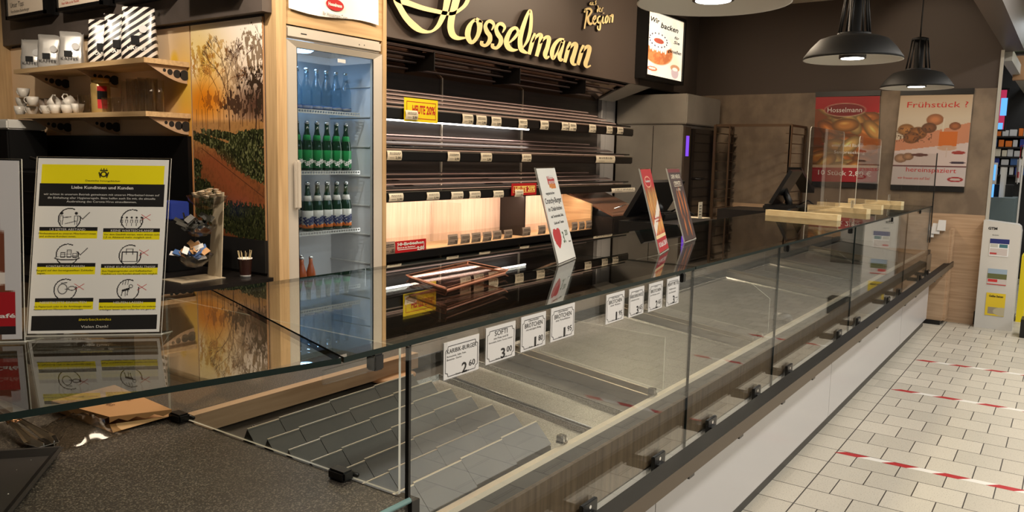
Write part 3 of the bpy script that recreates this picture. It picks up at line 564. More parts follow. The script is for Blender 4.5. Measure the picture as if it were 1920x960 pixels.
def offer(q, yy, cols, texts, lab, frame=True):
    a, b = at(q[0], q[3], y=yy), at(q[2], q[1], y=yy); x0, x1, z0, z1 = a.x, b.x, a.z, b.z; w, h = x1-x0, z1-z0
    t = thing('offer_sign', lab, 'sign', ((x0+x1)/2, yy, z0)); MB().box(x0, x1, yy, yy+.003, z0, z1).obj('board', cols[0], t)
    m = MB(); O = Vector((x0, yy-.001, z0))
    if frame:
        e = .004; a_ = .02
        for r in ((a_, w-a_, a_, a_+e), (a_, w-a_, h-a_-e, h-a_), (a_, a_+e, a_, h-a_), (w-a_-e, w-a_, a_, h-a_)): m.rect(O, X, Z, *r)
    for (s, cx, cyy, ww, hh) in texts: m.text(s, O+X*w*cx+Z*h*cyy, X, Z, w*ww, h*hh, align=.5, bold=.03)
    m.obj('lettering', cols[1], t); return t
offer((758, 189, 821, 227), 3.462, ('yellow', 'red_ink'), [('HEUTE', .42, .36, .38, .34), ('20%', .78, .36, .27, .34)], 'yellow sign reading HEUTE 20% hooked on the top bread tier')
ptag((760, 208, 783, 223.5), 'small white price tag stuck on the yellow discount sign', yy=3.455, price='2,90')
offer((959, 343, 1006, 367), 3.462, ('red', 'yellow_ink'), [('HEUTE', .36, .32, .46, .40), ('20%', .79, .32, .30, .40)], 'red sign reading HEUTE 20% hooked on the lowest bread tier')
ptag((965, 355.5, 980.5, 369), 'small white price tag stuck on the red discount sign', yy=3.455, price='1,90')
offer((741, 447, 799, 476), 3.494, ('red', 'ink_white'), [('10 Brötchen', .5, .62, .86, .24), ('Stück an der Backshow', .36, .40, .56, .11), ('2,80', .82, .10, .24, .30)], 'red sign reading 10 Brötchen on the front of the wooden bin')
# ================================================================ SIGN LETTERING ON THE FASCIA
def strokes(m, L, x0, y0, s, yy=3.45, dep=.05, step=10):
    for st in L:
        pts = []
        n = len(st)
        for i in range(n-1):
            p0, p1, p2, p3 = st[max(i-1, 0)], st[i], st[i+1], st[min(i+2, n-1)]
            for k in range(step):
                t = k/step; q = [.5*((2*p1[c])+(-p0[c]+p2[c])*t+(2*p0[c]-5*p1[c]+4*p2[c]-p3[c])*t*t+(-p0[c]+3*p1[c]-3*p2[c]+p3[c])*t**3) for c in range(3)]; pts.append(q)
        pts.append(list(st[-1]))
        Lf, Rt = [], []
        for i, p in enumerate(pts):
            a, b = pts[max(i-1, 0)], pts[min(i+1, len(pts)-1)]; dx, dy = b[0]-a[0], b[1]-a[1]; l = math.hypot(dx, dy) or 1; nx, ny = -dy/l, dx/l; w_ = max(p[2], 4)/2
            Lf.append(at(x0+(p[0]+nx*w_)/s, y0+(p[1]+ny*w_)/s, y=yy)); Rt.append(at(x0+(p[0]-nx*w_)/s, y0+(p[1]-ny*w_)/s, y=yy))
        k = len(pts); vs = Lf+Rt; vs = vs+[v+Y*dep for v in vs]; fs = []; mi = []
        for i in range(k-1): fs.append((i, i+1, k+i+1, k+i)); mi.append(0); fs.append((2*k+i, 2*k+i+1, i+1, i)); mi.append(1); fs.append((k+i, k+i+1, 3*k+i+1, 3*k+i)); mi.append(1)
        fs += [(0, k, 3*k, 2*k), (k-1, 2*k-1, 4*k-1, 3*k-1)]; mi += [1, 1]; m.add(vs, fs, mi=mi)
sg = thing('sign_lettering', 'large golden cursive sign lettering on the dark fascia above the bread shelf', 'sign', (4.8, 3.47, 2.3))
HH = [[(180, -160, 60), (230, 0, 120), (285, 130, 105), (400, 320, 110), (560, 480, 120), (700, 560, 78), (850, 565, 42), (970, 470, 75), (1050, 320, 95), (1100, 200, 100), (1130, 60, 115), (1150, -60, 120), (1170, -260, 80)],
      [(60, -150, 40), (180, -60, 90), (300, 10, 110), (450, 60, 100), (700, 145, 85), (1000, 215, 75), (1100, 235, 70), (1250, 240, 60), (1400, 150, 62), (1480, 60, 72), (1515, -40, 72), (1500, -140, 40)],
      [(1370, -260, 90), (1310, -40, 130), (1275, 100, 130), (1232, 250, 120), (1205, 400, 120), (1203, 520, 120), (1240, 630, 112), (1330, 685, 76), (1470, 680, 30)]]
m = MB(); strokes(m, HH, 720, 0, 9.6); m.obj('letter', ['gold', 'gold_side'], sg)
LT = {'o': [[(235, 120, 40), (185, 160, 45), (140, 240, 72), (125, 340, 76), (160, 428, 60), (210, 425, 50), (262, 350, 55), (290, 250, 70), (285, 165, 80), (235, 112, 50)], [(280, 140, 40), (335, 160, 18)]],
      's': [[(455, 270, 14), (488, 200, 38), (450, 150, 52), (400, 155, 42), (370, 215, 52), (392, 290, 64), (432, 350, 62), (428, 420, 62), (375, 480, 45), (320, 465, 48), (322, 420, 44)]],
      'e': [[(700, 445, 20), (770, 380, 42), (822, 300, 40), (795, 240, 42), (735, 260, 52), (685, 340, 62), (660, 430, 72), (690, 510, 74), (750, 545, 50), (820, 540, 12)]],
      'l': [[(890, 515, 18), (958, 400, 45), (995, 250, 50), (1005, 90, 45), (990, 0, 40), (950, 60, 45), (900, 200, 60), (865, 320, 65), (850, 430, 66), (870, 540, 66), (950, 588, 28)]],
      'm': [[(1055, 310, 30), (1020, 430, 58), (975, 605, 48)], [(1020, 440, 22), (1090, 345, 42), (1140, 345, 58), (1128, 450, 60), (1078, 632, 52)], [(1128, 455, 22), (1200, 372, 42), (1250, 382, 58), (1230, 500, 60), (1198, 600, 64), (1215, 655, 40), (1255, 630, 22)]],
      'a': [[(1455, 415, 60), (1400, 400, 42), (1340, 455, 52), (1300, 540, 60), (1293, 620, 55), (1312, 662, 38), (1362, 590, 28), (1430, 445, 40)], [(1452, 410, 50), (1420, 540, 60), (1398, 630, 58), (1412, 685, 42), (1445, 668, 22)]],
      'n': [[(1545, 430, 32), (1515, 530, 58), (1468, 715, 48)], [(1515, 545, 22), (1590, 462, 46), (1628, 480, 58), (1602, 590, 60), (1572, 690, 64), (1592, 745, 38), (1642, 738, 26)]],
      'n2': [[(1728, 475, 32), (1700, 570, 58), (1650, 752, 48)], [(1700, 585, 22), (1770, 502, 46), (1812, 520, 58), (1786, 640, 60), (1757, 735, 60), (1778, 780, 34), (1830, 757, 18)]]}
LT['s2'] = [[(x+150, y+35, w_) for x, y, w_ in LT['s'][0]]]
for k, L in LT.items(): m = MB(); strokes(m, L, 860, 20, 7.385); m.obj('letter', ['gold', 'gold_side'], sg)
rg = thing('slogan_lettering', 'small golden lettering reading aus der Region right of the big sign', 'sign', (6.3, 3.47, 2.5))
S3 = lambda L, k=1: [[(a, b, c*k) for a, b, c in st] for st in L]
RG = [[[(230, 260, 60), (300, 225, 55), (370, 235, 60), (400, 300, 50), (340, 400, 45), (310, 450, 50), (320, 560, 60), (375, 620, 60), (430, 570, 30)], [(290, 280, 45), (260, 480, 40), (215, 740, 35)], [(215, 320, 40), (250, 240, 30)]],
      [[(440, 540, 30), (505, 470, 30), (500, 400, 35), (450, 460, 45), (440, 570, 50), (480, 620, 40), (530, 560, 20)]],
      [[(630, 410, 35), (570, 450, 40), (555, 550, 45), (600, 590, 35), (640, 500, 35), (655, 400, 35), (630, 600, 40), (610, 760, 40), (560, 740, 35), (560, 660, 25)]],
      [[(700, 420, 35), (685, 530, 40), (700, 600, 35), (730, 570, 20)], [(710, 330, 45), (712, 345, 45)]],
      [[(800, 390, 30), (760, 480, 40), (760, 580, 40), (800, 560, 35), (825, 450, 35), (800, 385, 30)]],
      [[(880, 390, 30), (860, 590, 35)], [(870, 450, 25), (940, 380, 50), (930, 580, 40)]],
      [[(400, 60, 22), (365, 80, 26), (365, 125, 24), (400, 90, 18), (410, 40, 22), (405, 140, 24)], [(435, 50, 22), (435, 120, 24), (470, 110, 22), (475, 40, 22), (472, 130, 22)], [(530, 20, 22), (500, 40, 22), (515, 90, 24), (495, 125, 22)]],
      [[(560, 140, 22), (575, 200, 22), (560, 300, 24), (545, 290, 24), (550, 230, 18)], [(600, 270, 20), (625, 220, 22), (610, 210, 22), (600, 290, 24), (635, 290, 20)], [(670, 210, 22), (660, 300, 24)], [(665, 230, 20), (700, 195, 24)]]]
for L in RG: m = MB(); strokes(m, L, 1080, 0, 13.71, 3.475, .02, 5); m.obj('lettering', ['gold', 'gold_side'], rg)
# ================================================================ LIGHTBOX WITH CAKE POSTER
a, b = at(1216, 18, y=3.40), at(1277, 152, y=3.40)
lb = thing('lightbox', 'lit poster box showing a frosted cake on the dark fascia', 'lightbox', ((a.x+b.x)/2, 3.4, b.z))
x0, x1, z0, z1 = a.x, b.x, at(1216, 140, y=3.4).z, a.z
m = MB(); t = .035
m.box(x0-t, x1+t, 3.402, 3.50, z0-t, z1+t); m.box(x0-t, x0, 3.385, 3.402, z0-t, z1+t); m.box(x1, x1+t, 3.385, 3.402, z0-t, z1+t); m.box(x0, x1, 3.385, 3.402, z1, z1+t); m.box(x0, x1, 3.385, 3.402, z0-t, z0); m.obj('frame', 'black', lb)
P = Pic(90, 130, C8(250, 240, 220)); n = P.noise(4, 3)
P.mix((n-.4)*1.2, C8(255, 214, 160)); 
P.ell(.30, .60, .30, .22, C8(196, 112, 66)); P.mix(((P.noise(26, 4) > .55) & (((P.x-.30)*P.asp/.28)**2+((P.y-.60)/.2)**2 < 1))*.45, C8(235, 160, 100)); P.ell(.30, .45, .27, .13, C8(252, 244, 228)); P.rect(.06, .40, .1, .5, C8(252, 244, 228))
for k in range(8): P.ell(.10+.058*k, .53+.02*(k % 2), .022, .07, C8(252, 242, 226))
P.ell(.31, .43, .10, .045, C8(180, 84, 66))
for k in range(16): t_ = k/16*2*math.pi; P.ell(.30+.27/P.asp*math.cos(t_)*.62, .42+.105*math.sin(t_), .012, .014, C8(50, 36, 70))
P.ell(.16, .89, .10, .04, C8(196, 110, 84)); P.ell(.16, .885, .07, .02, C8(240, 220, 200)); P.ell(.80, .80, .10, .06, C8(206, 150, 110)); P.ell(.80, .88, .08, .10, C8(206, 180, 176)); P.ell(.80, .82, .055, .03, C8(255, 240, 220))
P.place('poster_print', (x0, 3.4, z1), (x1, 3.4, z1), (x1, 3.4, z0), (x0, 3.4, z0), 'print_lit', lb)
m = MB(); W, Hh = x1-x0, z1-z0
for s, u, v, ww, hh in (('Wir', .06, .84, .24, .075), ('backen', .34, .79, .50, .085), ('für', .74, .68, .14, .045), ('Sie', .72, .60, .18, .05), ('genießen', .56, .44, .40, .055)): m.text(s, (x0+W*u, 3.397, z0+Hh*v), X, Z, W*ww, Hh*hh, shear=.2, bold=.02)
m.obj('lettering', 'ink', lb)
# ================================================================ FRIDGE IN ITS OAK SURROUND
en = thing('fridge_surround', 'light oak surround framing the tall drinks fridge', 'cabinet', (3.17, 3.6, 0))
MB().box(2.762, 2.828, 3.47, 3.56, 0, 3.06).obj('side_post', 'oak', en); MB().box(3.552, 3.580, 3.47, 3.93, 0, 3.06).obj('side_post', 'oak', en)
MB().box(2.828, 3.552, 3.48, 3.52, 2.135, 3.06).obj('top_panel', 'oak_x', en)
fr = thing('drinks_fridge', 'tall white glass-door drinks fridge filled with bottles', 'fridge', (3.19, 3.75, 0))
fx0, fx1 = 2.832, 3.548
MB().box(fx0, fx0+.03, 3.52, 3.94, .05, 2.05).box(fx1-.03, fx1, 3.52, 3.94, .05, 2.05).box(fx0, fx1, 3.90, 3.94, .05, 2.05).box(fx0, fx1, 3.52, 3.94, .03, .12).box(fx0, fx1, 3.54, 3.94, 2.095, 2.125).obj('body', 'fridge_in', fr)
m = MB(); m.bbox(fx0, fx1, 3.475, 3.53, 2.062, 2.128, .012); hd = m.obj('header', 'fridge_white', fr)
m = MB()
for x, z in ((3.36, 2.09), (3.40, 2.092)): m.disc((x, 3.4745, z), X, Z, .004, 8)
m.box(2.93, 2.97, 3.4742, 3.475, 2.092, 2.098); m.obj('control_marks', 'ink', hd)
gx0, gx1, gz0, gz1 = 2.912, 3.492, .22, 2.022
m = MB(); f_ = [(fx0, 2.056), (fx1, 2.056), (fx1, .10), (fx0, .10)]; g_ = [(gx0, gz1), (gx1, gz1), (gx1, gz0), (gx0, gz0)]
for i in range(4):
    a, b, c, d = f_[i], f_[(i+1) % 4], g_[(i+1) % 4], g_[i]; q4 = [(a[0], 3.475, a[1]), (b[0], 3.475, b[1]), (c[0], 3.490, c[1]), (d[0], 3.490, d[1])]
    m.hexa([Vector(p)+Y*.03 for p in q4]+[Vector(p) for p in q4])
door = m.obj('door', 'fridge_white', fr)
MB().box(gx0, gx1, 3.496, 3.502, gz0, gz1).obj('door_glass', 'door_glass', door)
m = MB()
for xa in (gx0, gx1-.006): m.box(xa, xa+.006, 3.492, 3.496, gz0, gz1)
m.obj('door_seal', 'black', door)
m = MB(); m.bbox(2.868, 2.905, 3.445, 3.478, 1.15, 1.42, .01); m.obj('handle', 'fridge_white', door)
m = MB(); m.lathe([(.0, -.012), (.06, -.012), (.075, 0)], (3.05, 3.64, 2.035), 20); m.v = [Vector((3.05+(v.x-3.05)*1.25, v.y, v.z)) for v in m.v]; m.obj('lamp', 'fridge_lamp', fr)
MB().box(3.21, 3.27, 3.494, 3.4955, 1.975, 1.995).obj('sticker', 'card', door)
area('fridge_light', (3.05, 3.64, 2.018), .15, .09, 2.4, (.42, .66, 1), (3.15, 3.72, 1.0)); area('fridge_light', (3.475, 3.545, 1.0), .015, 1.2, .7, (1, .92, .82), (3.1, 3.9, 1.0))
SH = [1.702, 1.355, 1.005, .655]
for z in SH:
    m = MB(); m.box(2.865, 3.46, 3.575, 3.58, z-.02, z-.014); m.box(2.865, 3.46, 3.575, 3.58, z-.002, z+.002)
    for k in range(31): xx = 2.87+k*.0195; m.box(xx, xx+.004, 3.574, 3.58, z-.02, z); m.box(xx, xx+.003, 3.58, 3.88, z-.003, z)
    m.obj('wire_shelf', 'white_plastic', fr)
for k in range(9):
    MB().box(3.508, 3.518, 3.54, 3.90, .42+.18*k, .426+.18*k).obj('side_rib', 'white_plastic', fr)
def bottle(kind, label_, loc, group, cat='bottle', wide=1.0):
    t = thing(kind['name'], label_, cat, (0, 0, 0), group); m = MB(); r = kind['r']; h = kind['h']
    m.lathe([(0, 0), (r*.95, .002), (r, .012), (r, h*.46), (r*.93, h*.54), (r*.52, h*.74), (r*.40, h*.80), (r*.38, h*.95)], n=14); m.obj('body', kind['glass'], t)
    c = MB(); c.lathe([(r*.44, h*.94), (r*.44, h*.995), (0, h)], n=12); c.obj('cap', kind['cap'], t)
    for (za, zb, mt) in kind['bands']:
        l = MB(); l.open = True; l.lathe([(r*1.015, h*za), (r*1.015*(1 if zb < .5 else .80 if za > .5 else 1), h*zb)], n=14) if za < .5 else l.lathe([(r*.80, h*za), (r*.62, h*zb)], n=14); lb_ = l.obj('label_band', mt, t)
        if kind.get('text') and za < .5:
            q = MB(); q.text(kind['text'], (0, -r*1.05, h*(za+.08)), Vector((1, 0, .45)), Vector((-.45, 0, 1)), r*1.7, h*.11, align=.5, bold=.03); q.v = [Vector((v.x, -math.sqrt(max((r*1.06)**2-v.x**2, 0)), v.z)) for v in q.v]; q.obj('lettering', kind['tc'], lb_)
    t.location = loc; return t
KW = dict(name='water_bottle', r=.034, h=.235, glass='bottle_clear', cap='chrome', bands=[(.03, .12, 'blue_label'), (.04, .10, 'white')])
KS = dict(name='lemonade_bottle', r=.033, h=.285, glass='green_bottle', cap='chrome', bands=[(.06, .42, 'green_label'), (.60, .72, 'green_label')], text='Sprite', tc='ink_white')
KF = dict(name='orange_soda_bottle', r=.033, h=.285, glass='green_bottle', cap='chrome', bands=[(.06, .13, 'orange'), (.13, .42, 'white'), (.60, .72, 'white')], text='Fanta', tc='navy')
KC = dict(name='cola_bottle', r=.033, h=.285, glass='dark_bottle', cap='chrome', bands=[(.42, .50, 'red')])
KJ = dict(name='juice_bottle', r=.028, h=.20, glass='juice', cap='chrome', bands=[])
def row(kind, z, n, rows, step, desc, group, x1=3.40, y0=3.635, skip=None):
    first = None
    for r_ in range(rows):
        for k in range(n):
            lab = f'{desc}, {["front", "back"][r_]} row, {ORD[k]} from right'
            loc = (x1-step*k, y0+.085*r_, z+.001)
            if first is None: first = bottle(kind, lab, loc, group)
            else: dup(first, loc, 0, lab)
row(KW, SH[0], 7, 2, .075, 'water bottle on top fridge shelf', 'water bottles in the fridge')
row(KS, SH[1], 6, 2, .075, 'green-labelled bottle on second fridge shelf', 'lemonade bottles in the fridge')
row(KF, SH[2], 5, 2, .075, 'white-labelled bottle on third fridge shelf', 'orange soda bottles in the fridge')
bottle(KC, 'dark cola bottle at the left end of the third fridge shelf', (2.965, 3.66, SH[2]), None)
row(KJ, SH[3], 4, 2, .066, 'reddish juice bottle on fourth fridge shelf', 'juice bottles in the fridge', 3.12)
# poster on top of the surround
a, b = at(541, 20, y=3.47), at(708, 50, y=3.47)
pt = thing('paper_poster', 'white paper poster with red oval emblem above the fridge', 'poster', ((a.x+b.x)/2, 3.47, a.z))
m = MB(); n = 10; z0 = 2.215
for i in range(n):
    u0, u1 = a.x+(b.x-a.x)*i/n, a.x+(b.x-a.x)*(i+1)/n; wv = lambda u: z0-.012*math.sin((u-a.x)*9)
    yv = lambda u: 3.468-.006*abs(math.sin((u-a.x)*7))
    m.hexa([(u0, yv(u0), wv(u0)), (u1, yv(u1), wv(u1)), (u1, yv(u1)+.001, wv(u1)), (u0, yv(u0)+.001, wv(u0)), (u0, 3.468, 2.75), (u1, 3.468, 2.75), (u1, 3.469, 2.75), (u0, 3.469, 2.75)])
m.obj('sheet', 'paper', pt)
c = at(629, 9, y=3.455); m = MB(); m.v = []; m.disc((0, 0, 0), X, Z, 1, 28); m.v = [Vector((c.x+v.x*.066, 3.4575, c.z+v.z*.032)) for v in m.v]; m.obj('emblem', 'red', pt)
m = MB(); m.text('Hosselmann', (c.x, 3.456, c.z-.009), X, Z, .10, .018, align=.5, bold=.03); m.obj('emblem_lettering', 'ink_white', pt)
m = MB(); c2 = at(629, 33, y=3.456); m.text('Ihr Hosselmann-Team', (c2.x, 3.456, c2.z), X, Z, .18, .022, align=.5); m.obj('lettering', 'ink', pt)
# ================================================================ PICTURE WALL (printed sunset forest)
def mural(name, ya, yb, label, seed, full):
    t = thing(name, label, 'wall picture', (2.745, (ya+yb)/2, .80)); z0, z1 = .98, 2.165
    MB().box(2.748, 2.76, yb, ya, z0, z1).obj('panel', 'tan', t)
    W, Hh = (240, 420) if full else (260, 200); P = Pic(W, Hh, C8(236, 206, 170)); rng = random.Random(seed)
    y = P.y; x = P.x
    if full:
        g = lambda cx, cy_, sx_, sy_: np.exp(-((x-cx)/sx_)**2-((y-cy_)/sy_)**2)
        P.a[:] = C8(244, 220, 194); P.mix(np.clip(1-y*1.8, 0, 1), C8(250, 236, 222)); P.mix(g(.0, .22, .42, .22)*.95, C8(255, 214, 96)); P.mix(g(.02, .20, .10, .10), C8(255, 250, 226))
        P.mix(np.clip((y-.30)*5, 0, 1)*.7, C8(232, 164, 104)); P.mix(g(.18, .36, .34, .11), C8(240, 140, 26)); P.mix(np.clip((x-.35)*2, 0, 1)*g(.9, .38, .6, .10)*.95, C8(84, 56, 42))
        P.mix(np.clip((y-.445)/.02, 0, 1), C8(196, 142, 84)); P.mix(np.clip((y-.445)/.02, 0, 1)*np.clip(x*.9, 0, 1)*.5, C8(120, 88, 52))
        P.mix(np.clip((y-.53)/.12, 0, 1), C8(150, 90, 50)); P.mix(np.clip((y-.6)/.4, 0, 1)*.6, C8(92, 52, 34))
        P.mix((P.noise(60, 2) > .56)*np.clip((y-.44)*8, 0, 1)*.3, C8(70, 48, 30))
        # leafy haze round the crowns
        cr = P.noise(46, 8, 3)
        for (cx, cyy, rx, ry, c, a) in ((.16, .16, .26, .10, C8(206, 158, 60), .8), (.32, .12, .20, .07, C8(190, 140, 66), .6), (.88, .16, .22, .14, C8(96, 74, 50), .7), (.62, .22, .25, .12, C8(120, 86, 54), .45), (.92, .33, .26, .12, C8(54, 42, 32), 1.0), (.62, .38, .26, .07, C8(66, 46, 34), .9), (.30, .36, .18, .05, C8(150, 84, 30), .7)):
            d = ((x-cx)/rx)**2+((y-cyy)/ry)**2; P.mix((cr > .40+.28*d)*(d < 1.2)*a, c)
        def branch(x0, y0, a, l, w_, d, col):
            x1, y1 = x0+math.cos(a)*l/P.asp, y0+math.sin(a)*l; P.line(x0, y0, x1, y1, w_, col, .9)
            if d > 0:
                for k in range(2 if d > 2 else 3): branch(x1, y1, a+rng.uniform(-.55, .55), l*rng.uniform(.62, .84), max(w_*.66, .0016), d-1, col)
        for (bx, by, l, w_, c) in ((.54, .50, .15, .008, C8(70, 44, 32)), (.90, .49, .14, .009, C8(56, 38, 30)), (.40, .48, .11, .005, C8(110, 66, 34)), (.20, .49, .11, .005, C8(166, 98, 34)), (.72, .48, .12, .005, C8(72, 48, 36)), (.99, .46, .12, .008, C8(54, 38, 30)), (.08, .47, .09, .004, C8(196, 130, 50)), (.66, .45, .07, .004, C8(60, 42, 32)), (.82, .46, .08, .004, C8(60, 42, 32))):
            branch(bx, by, -1.57+rng.uniform(-.08, .08), l, w_, 5, c)
        for k in range(12): xx = .06+.08*k; P.line(xx, .40, xx+rng.uniform(-.01, .01), .455+rng.uniform(0, .05), .004, C8(86, 54, 30), .8)
        # field rows
        n = P.noise(60, 5, 3); n2 = P.noise(90, 6, 2)
        def bush(cx, cyy, rx, ry, ang=0, lt=1):
            dx = (x-cx)*P.asp; dy = y-cyy; ca, sa = math.cos(ang), math.sin(ang); d = ((dx*ca+dy*sa)/rx)**2+((-dx*sa+dy*ca)/ry)**2+(n-.5)*1.3
            P.mix((d < 1)*1.0, C8(44, 48, 26)); P.mix((d < 1)*(n2 > .56)*.55*lt, C8(92, 94, 54)); P.mix((d < 1)*(n > .58)*.7, C8(18, 20, 12)); P.mix((d < 1)*(n2 > .70)*.6*lt, C8(150, 150, 104))
        bush(.62, .535, .30, .022, .12); bush(.92, .53, .2, .035, 0); bush(.42, .575, .30, .028, .22); bush(.88, .60, .22, .04, .2); bush(.06, .53, .05, .02); bush(.75, .655, .26, .05, .30)
        P.mix(np.clip(1-np.abs((x-.10)*.9-(y-.56)*2.0)/.34, 0, 1)*np.clip((y-.57)*14, 0, 1)*(x < .99)*.75*(d_ok := ((n > 0)*1.0)), C8(156, 82, 50)); P.line(.12, .585, .98, .80, .003, C8(70, 44, 30))
        bush(.16, .80, .12, .06, .5, .6); bush(.55, .93, .36, .06, .15, .6); bush(.88, .93, .4, .09, .1, .35); bush(.30, .90, .16, .05, .3, .6); bush(.03, .68, .05, .05, 0, .8)
    else:
        P.mix(np.clip((y-.3)*1.2, 0, 1)*.5, C8(226, 160, 110)); P.mix(np.exp(-((x-.98)/.06)**2-((y-.35)/.25)**2), C8(250, 200, 80)); P.ell(.93, .17, .03, .07, C8(240, 196, 70), soft=.5)
        P.mix(np.clip((y-.50)*5, 0, 1)*np.clip(1-(x-.02)*2.5, 0, 1), C8(120, 84, 50)); P.mix(np.clip((x-.8)*4, 0, 1)*np.clip((y-.3)*3, 0, 1)*.8, C8(216, 116, 40))
    P.place('printed_picture', (2.7475, ya, z1), (2.7475, yb, z1), (2.7475, yb, z0), (2.7475, ya, z0), 'print_gloss', t); return t
mural('wall_mural', 4.205, 3.565, 'printed sunset forest wall picture right of the wooden shelves', 4, True)
mural('wall_mural', 6.45, 4.215, 'pale sunset wall picture behind the two wooden shelves', 7, False)
MB_ = MB(); MB_.box(2.742, 2.76, 3.565, 4.205, .80, .978); tag(MB_.obj('splash_board', 'black_matt'), 'low black splash board on the wall behind the stirrer cup', 'splash board')
m = MB(); m.box(2.5, 2.76, 6.45, 6.53, 0, 3.0); tag(m.obj('oak_post', 'oak'), 'tall light oak post at the left edge beside the shelves', 'post')
# ---- shelves with round-holed brackets
def wall_shelf(z, label):
    t = thing('wall_shelf', label, 'shelf', (2.6, 5.0, z-.03), 'wooden wall shelves')
    m = MB(); m.slab([(2.47, 4.22, z-.028), (2.745, 4.22, z-.028), (2.745, 5.77, z-.028), (2.47, 5.77, z-.028)], Z*.028); m.obj('board', 'oak_y', t)
    for yy in (4.245, 5.0, 5.62):
        m = MB(); n = 12; top = z-.029; xs_ = [2.50+.242*i/n for i in range(n+1)]; dep = lambda u: .004+.088*math.sin(u*math.pi/2)**1.1
        holes = [(.93, .030), (.74, .024), (.56, .017), (.42, .010)]
        # plate built in bands around the holes
        for i in range(n):
            u0, u1 = i/n, (i+1)/n; xa, xb = xs_[i], xs_[i+1]; m.hexa([(xa, yy-.004, top-dep(u0)), (xb, yy-.004, top-dep(u1)), (xb, yy+.004, top-dep(u1)), (xa, yy+.004, top-dep(u0)), (xa, yy-.004, top), (xb, yy-.004, top), (xb, yy+.004, top), (xa, yy+.004, top)])
        br = m.obj('bracket', 'oak_pale', t); h = MB()
        for u, r in holes:
            xx = 2.50+.242*u; r = min(r, dep(u)*.33); h.disc((xx, yy-.0048, top-dep(u)*.5), X, Z, r, 16); h.disc((xx, yy+.0048, top-dep(u)*.5), Z, X, r, 16)
        h.obj('hole', 'black_matt', br)
    return t
wall_shelf(1.960, 'upper oak wall shelf carrying the coffee bags'); wall_shelf(1.669, 'lower oak wall shelf carrying cups, jar and glasses')
# ---- coffee bags
def bag(y0, x0, w_, h, d, mt, label, ang=.85, lean=0, seed=0):
    t = thing('coffee_bag', label, 'coffee bag', (0, 0, 0), 'silver coffee bags on the shelf' if mt == 'bag_silver' else 'striped coffee bags on the shelf'); rng = random.Random(seed)
    m = MB(); n = 9; rows = []
    for i in range(n+1):
        u = i/n; z = h*u; dd = d*(1-.86*max(0, (u-.30)/.70)**1.2); ww = w_*(1-.06*u+.03*math.sin(u*6)); ring = []
        for k in range(16):
            a = 2*math.pi*(k+.5)/16; sx_, sy_ = math.copysign(abs(math.cos(a))**.5, math.cos(a)), math.copysign(abs(math.sin(a))**.5, math.sin(a))
            ring.append((sx_*dd/2+lean*u*.1+rng.uniform(-.0025, .0025), sy_*ww/2+rng.uniform(-.0025, .0025), .0005+z+(.010*math.sin(k*1.7) if i == n else 0)))
        rows.append(ring)
    vs = [p for r in rows for p in r]; fs = [(i*16+k, i*16+(k+1) % 16, (i+1)*16+(k+1) % 16, (i+1)*16+k) for i in range(n) for k in range(16)]+[tuple(range(16))[::-1], tuple(range(n*16, n*16+16))]
    m.add(vs, fs, True); m.obj('bag_body', mt, t)
    xf = -d/2-.005; q = MB(); q.box(xf, xf+.002, -.01, .035, h*.30, h*.47); q.obj('label_patch', 'black', t)
    q = MB(); q.text('KAFFEE', (xf-.001, .055, h*.20), -Y, Z, .10, .018); q.obj('lettering', 'ink' if mt == 'bag_silver' else 'ink_white', t)
    q = MB(); q.disc((-d*.5-.001, -.03, h*.60), -Y, Z, .022, 20); q.obj('seal_sticker', 'card', t)
    t.location = (x0, y0, 1.9602); t.rotation_euler = (0, 0, ang)
for k, (py, lab) in enumerate(((64, 'silver foil coffee bag, leftmost on the upper shelf'), (96, 'silver foil coffee bag, middle one of three on the upper shelf'), (137, 'silver foil coffee bag leaning beside the striped bags'))):
    c = at(py, 118, x=2.60); bag(c.y, 2.60, .15, .215 if k else .20, .095, 'bag_silver', lab, seed=k)
for k, (px, h, lab) in enumerate(((199, .255, 'black and white striped coffee bag, left one'), (229, .275, 'black and white striped coffee bag with round seal, middle one'), (263, .30, 'tallest black and white striped coffee bag, right one'))):
    c = at(px, 112, x=2.60); bag(c.y, 2.60, .19, h, .10, 'bag_stripe', lab, seed=10+k)
# ---- cups, glasses, jar on the lower shelf
ZS = 1.6695
def cup_obj(label, loc, up=True):
    t = thing('coffee_cup', label, 'cup', (0, 0, 0), 'white cups on the lower shelf'); m = MB(); m.open = True
    m.lathe([(.018, 0), (.024, .002), (.034, .028), (.038, .058), (.036, .058), (.031, .028), (.02, .006), (0, .005)], n=18); m.obj('bowl', 'porcelain', t)
    h = MB(); h.tube([(0, .033, .050), (0, .052, .052), (0, .060, .036), (0, .048, .018), (0, .028, .016)], .0045, 6); h.obj('handle', 'porcelain', t); t.location = loc; return t
spots = [(38, 0, 'white cup at the far left of the lower shelf, bottom layer'), (42, .058, 'white cup stacked on the leftmost white cup'), (46, .116, 'white cup on top of the tall left stack'), (60, 0, 'white cup second from left, bottom layer of the lower shelf'), (62, .058, 'white cup stacked on the second cup from left'),
         (88, 0, 'white cup third from left, below the tilted cups'), (104, .0, 'white cup left of the clear tumblers, front row'), (126, 0, 'white cup with handle towards the viewer, fourth from left'), (146, 0, 'white cup right beside the square tumbler')]
base_cup = None
for k, (px, dz, lab) in enumerate(spots):
    c = at(px, 208, x=2.53+.03*(k % 2)); loc = (c.x, c.y, ZS+dz)
    if base_cup is None: base_cup = cup_obj(lab, loc)
    else: dup(base_cup, loc, random.uniform(-.6, .6), lab)
for k, (px, lab) in enumerate(((92, 'white cup lying tilted on the cups, left one'), (120, 'white cup lying tilted on the cups, right one'))):
    c = at(px, 190, x=2.55); o = dup(base_cup, (2.55, c.y, ZS+.062), .3, lab); o.rotation_euler = (1.1, .4, .3+k)
c = at(82, 180, x=2.66); first = None
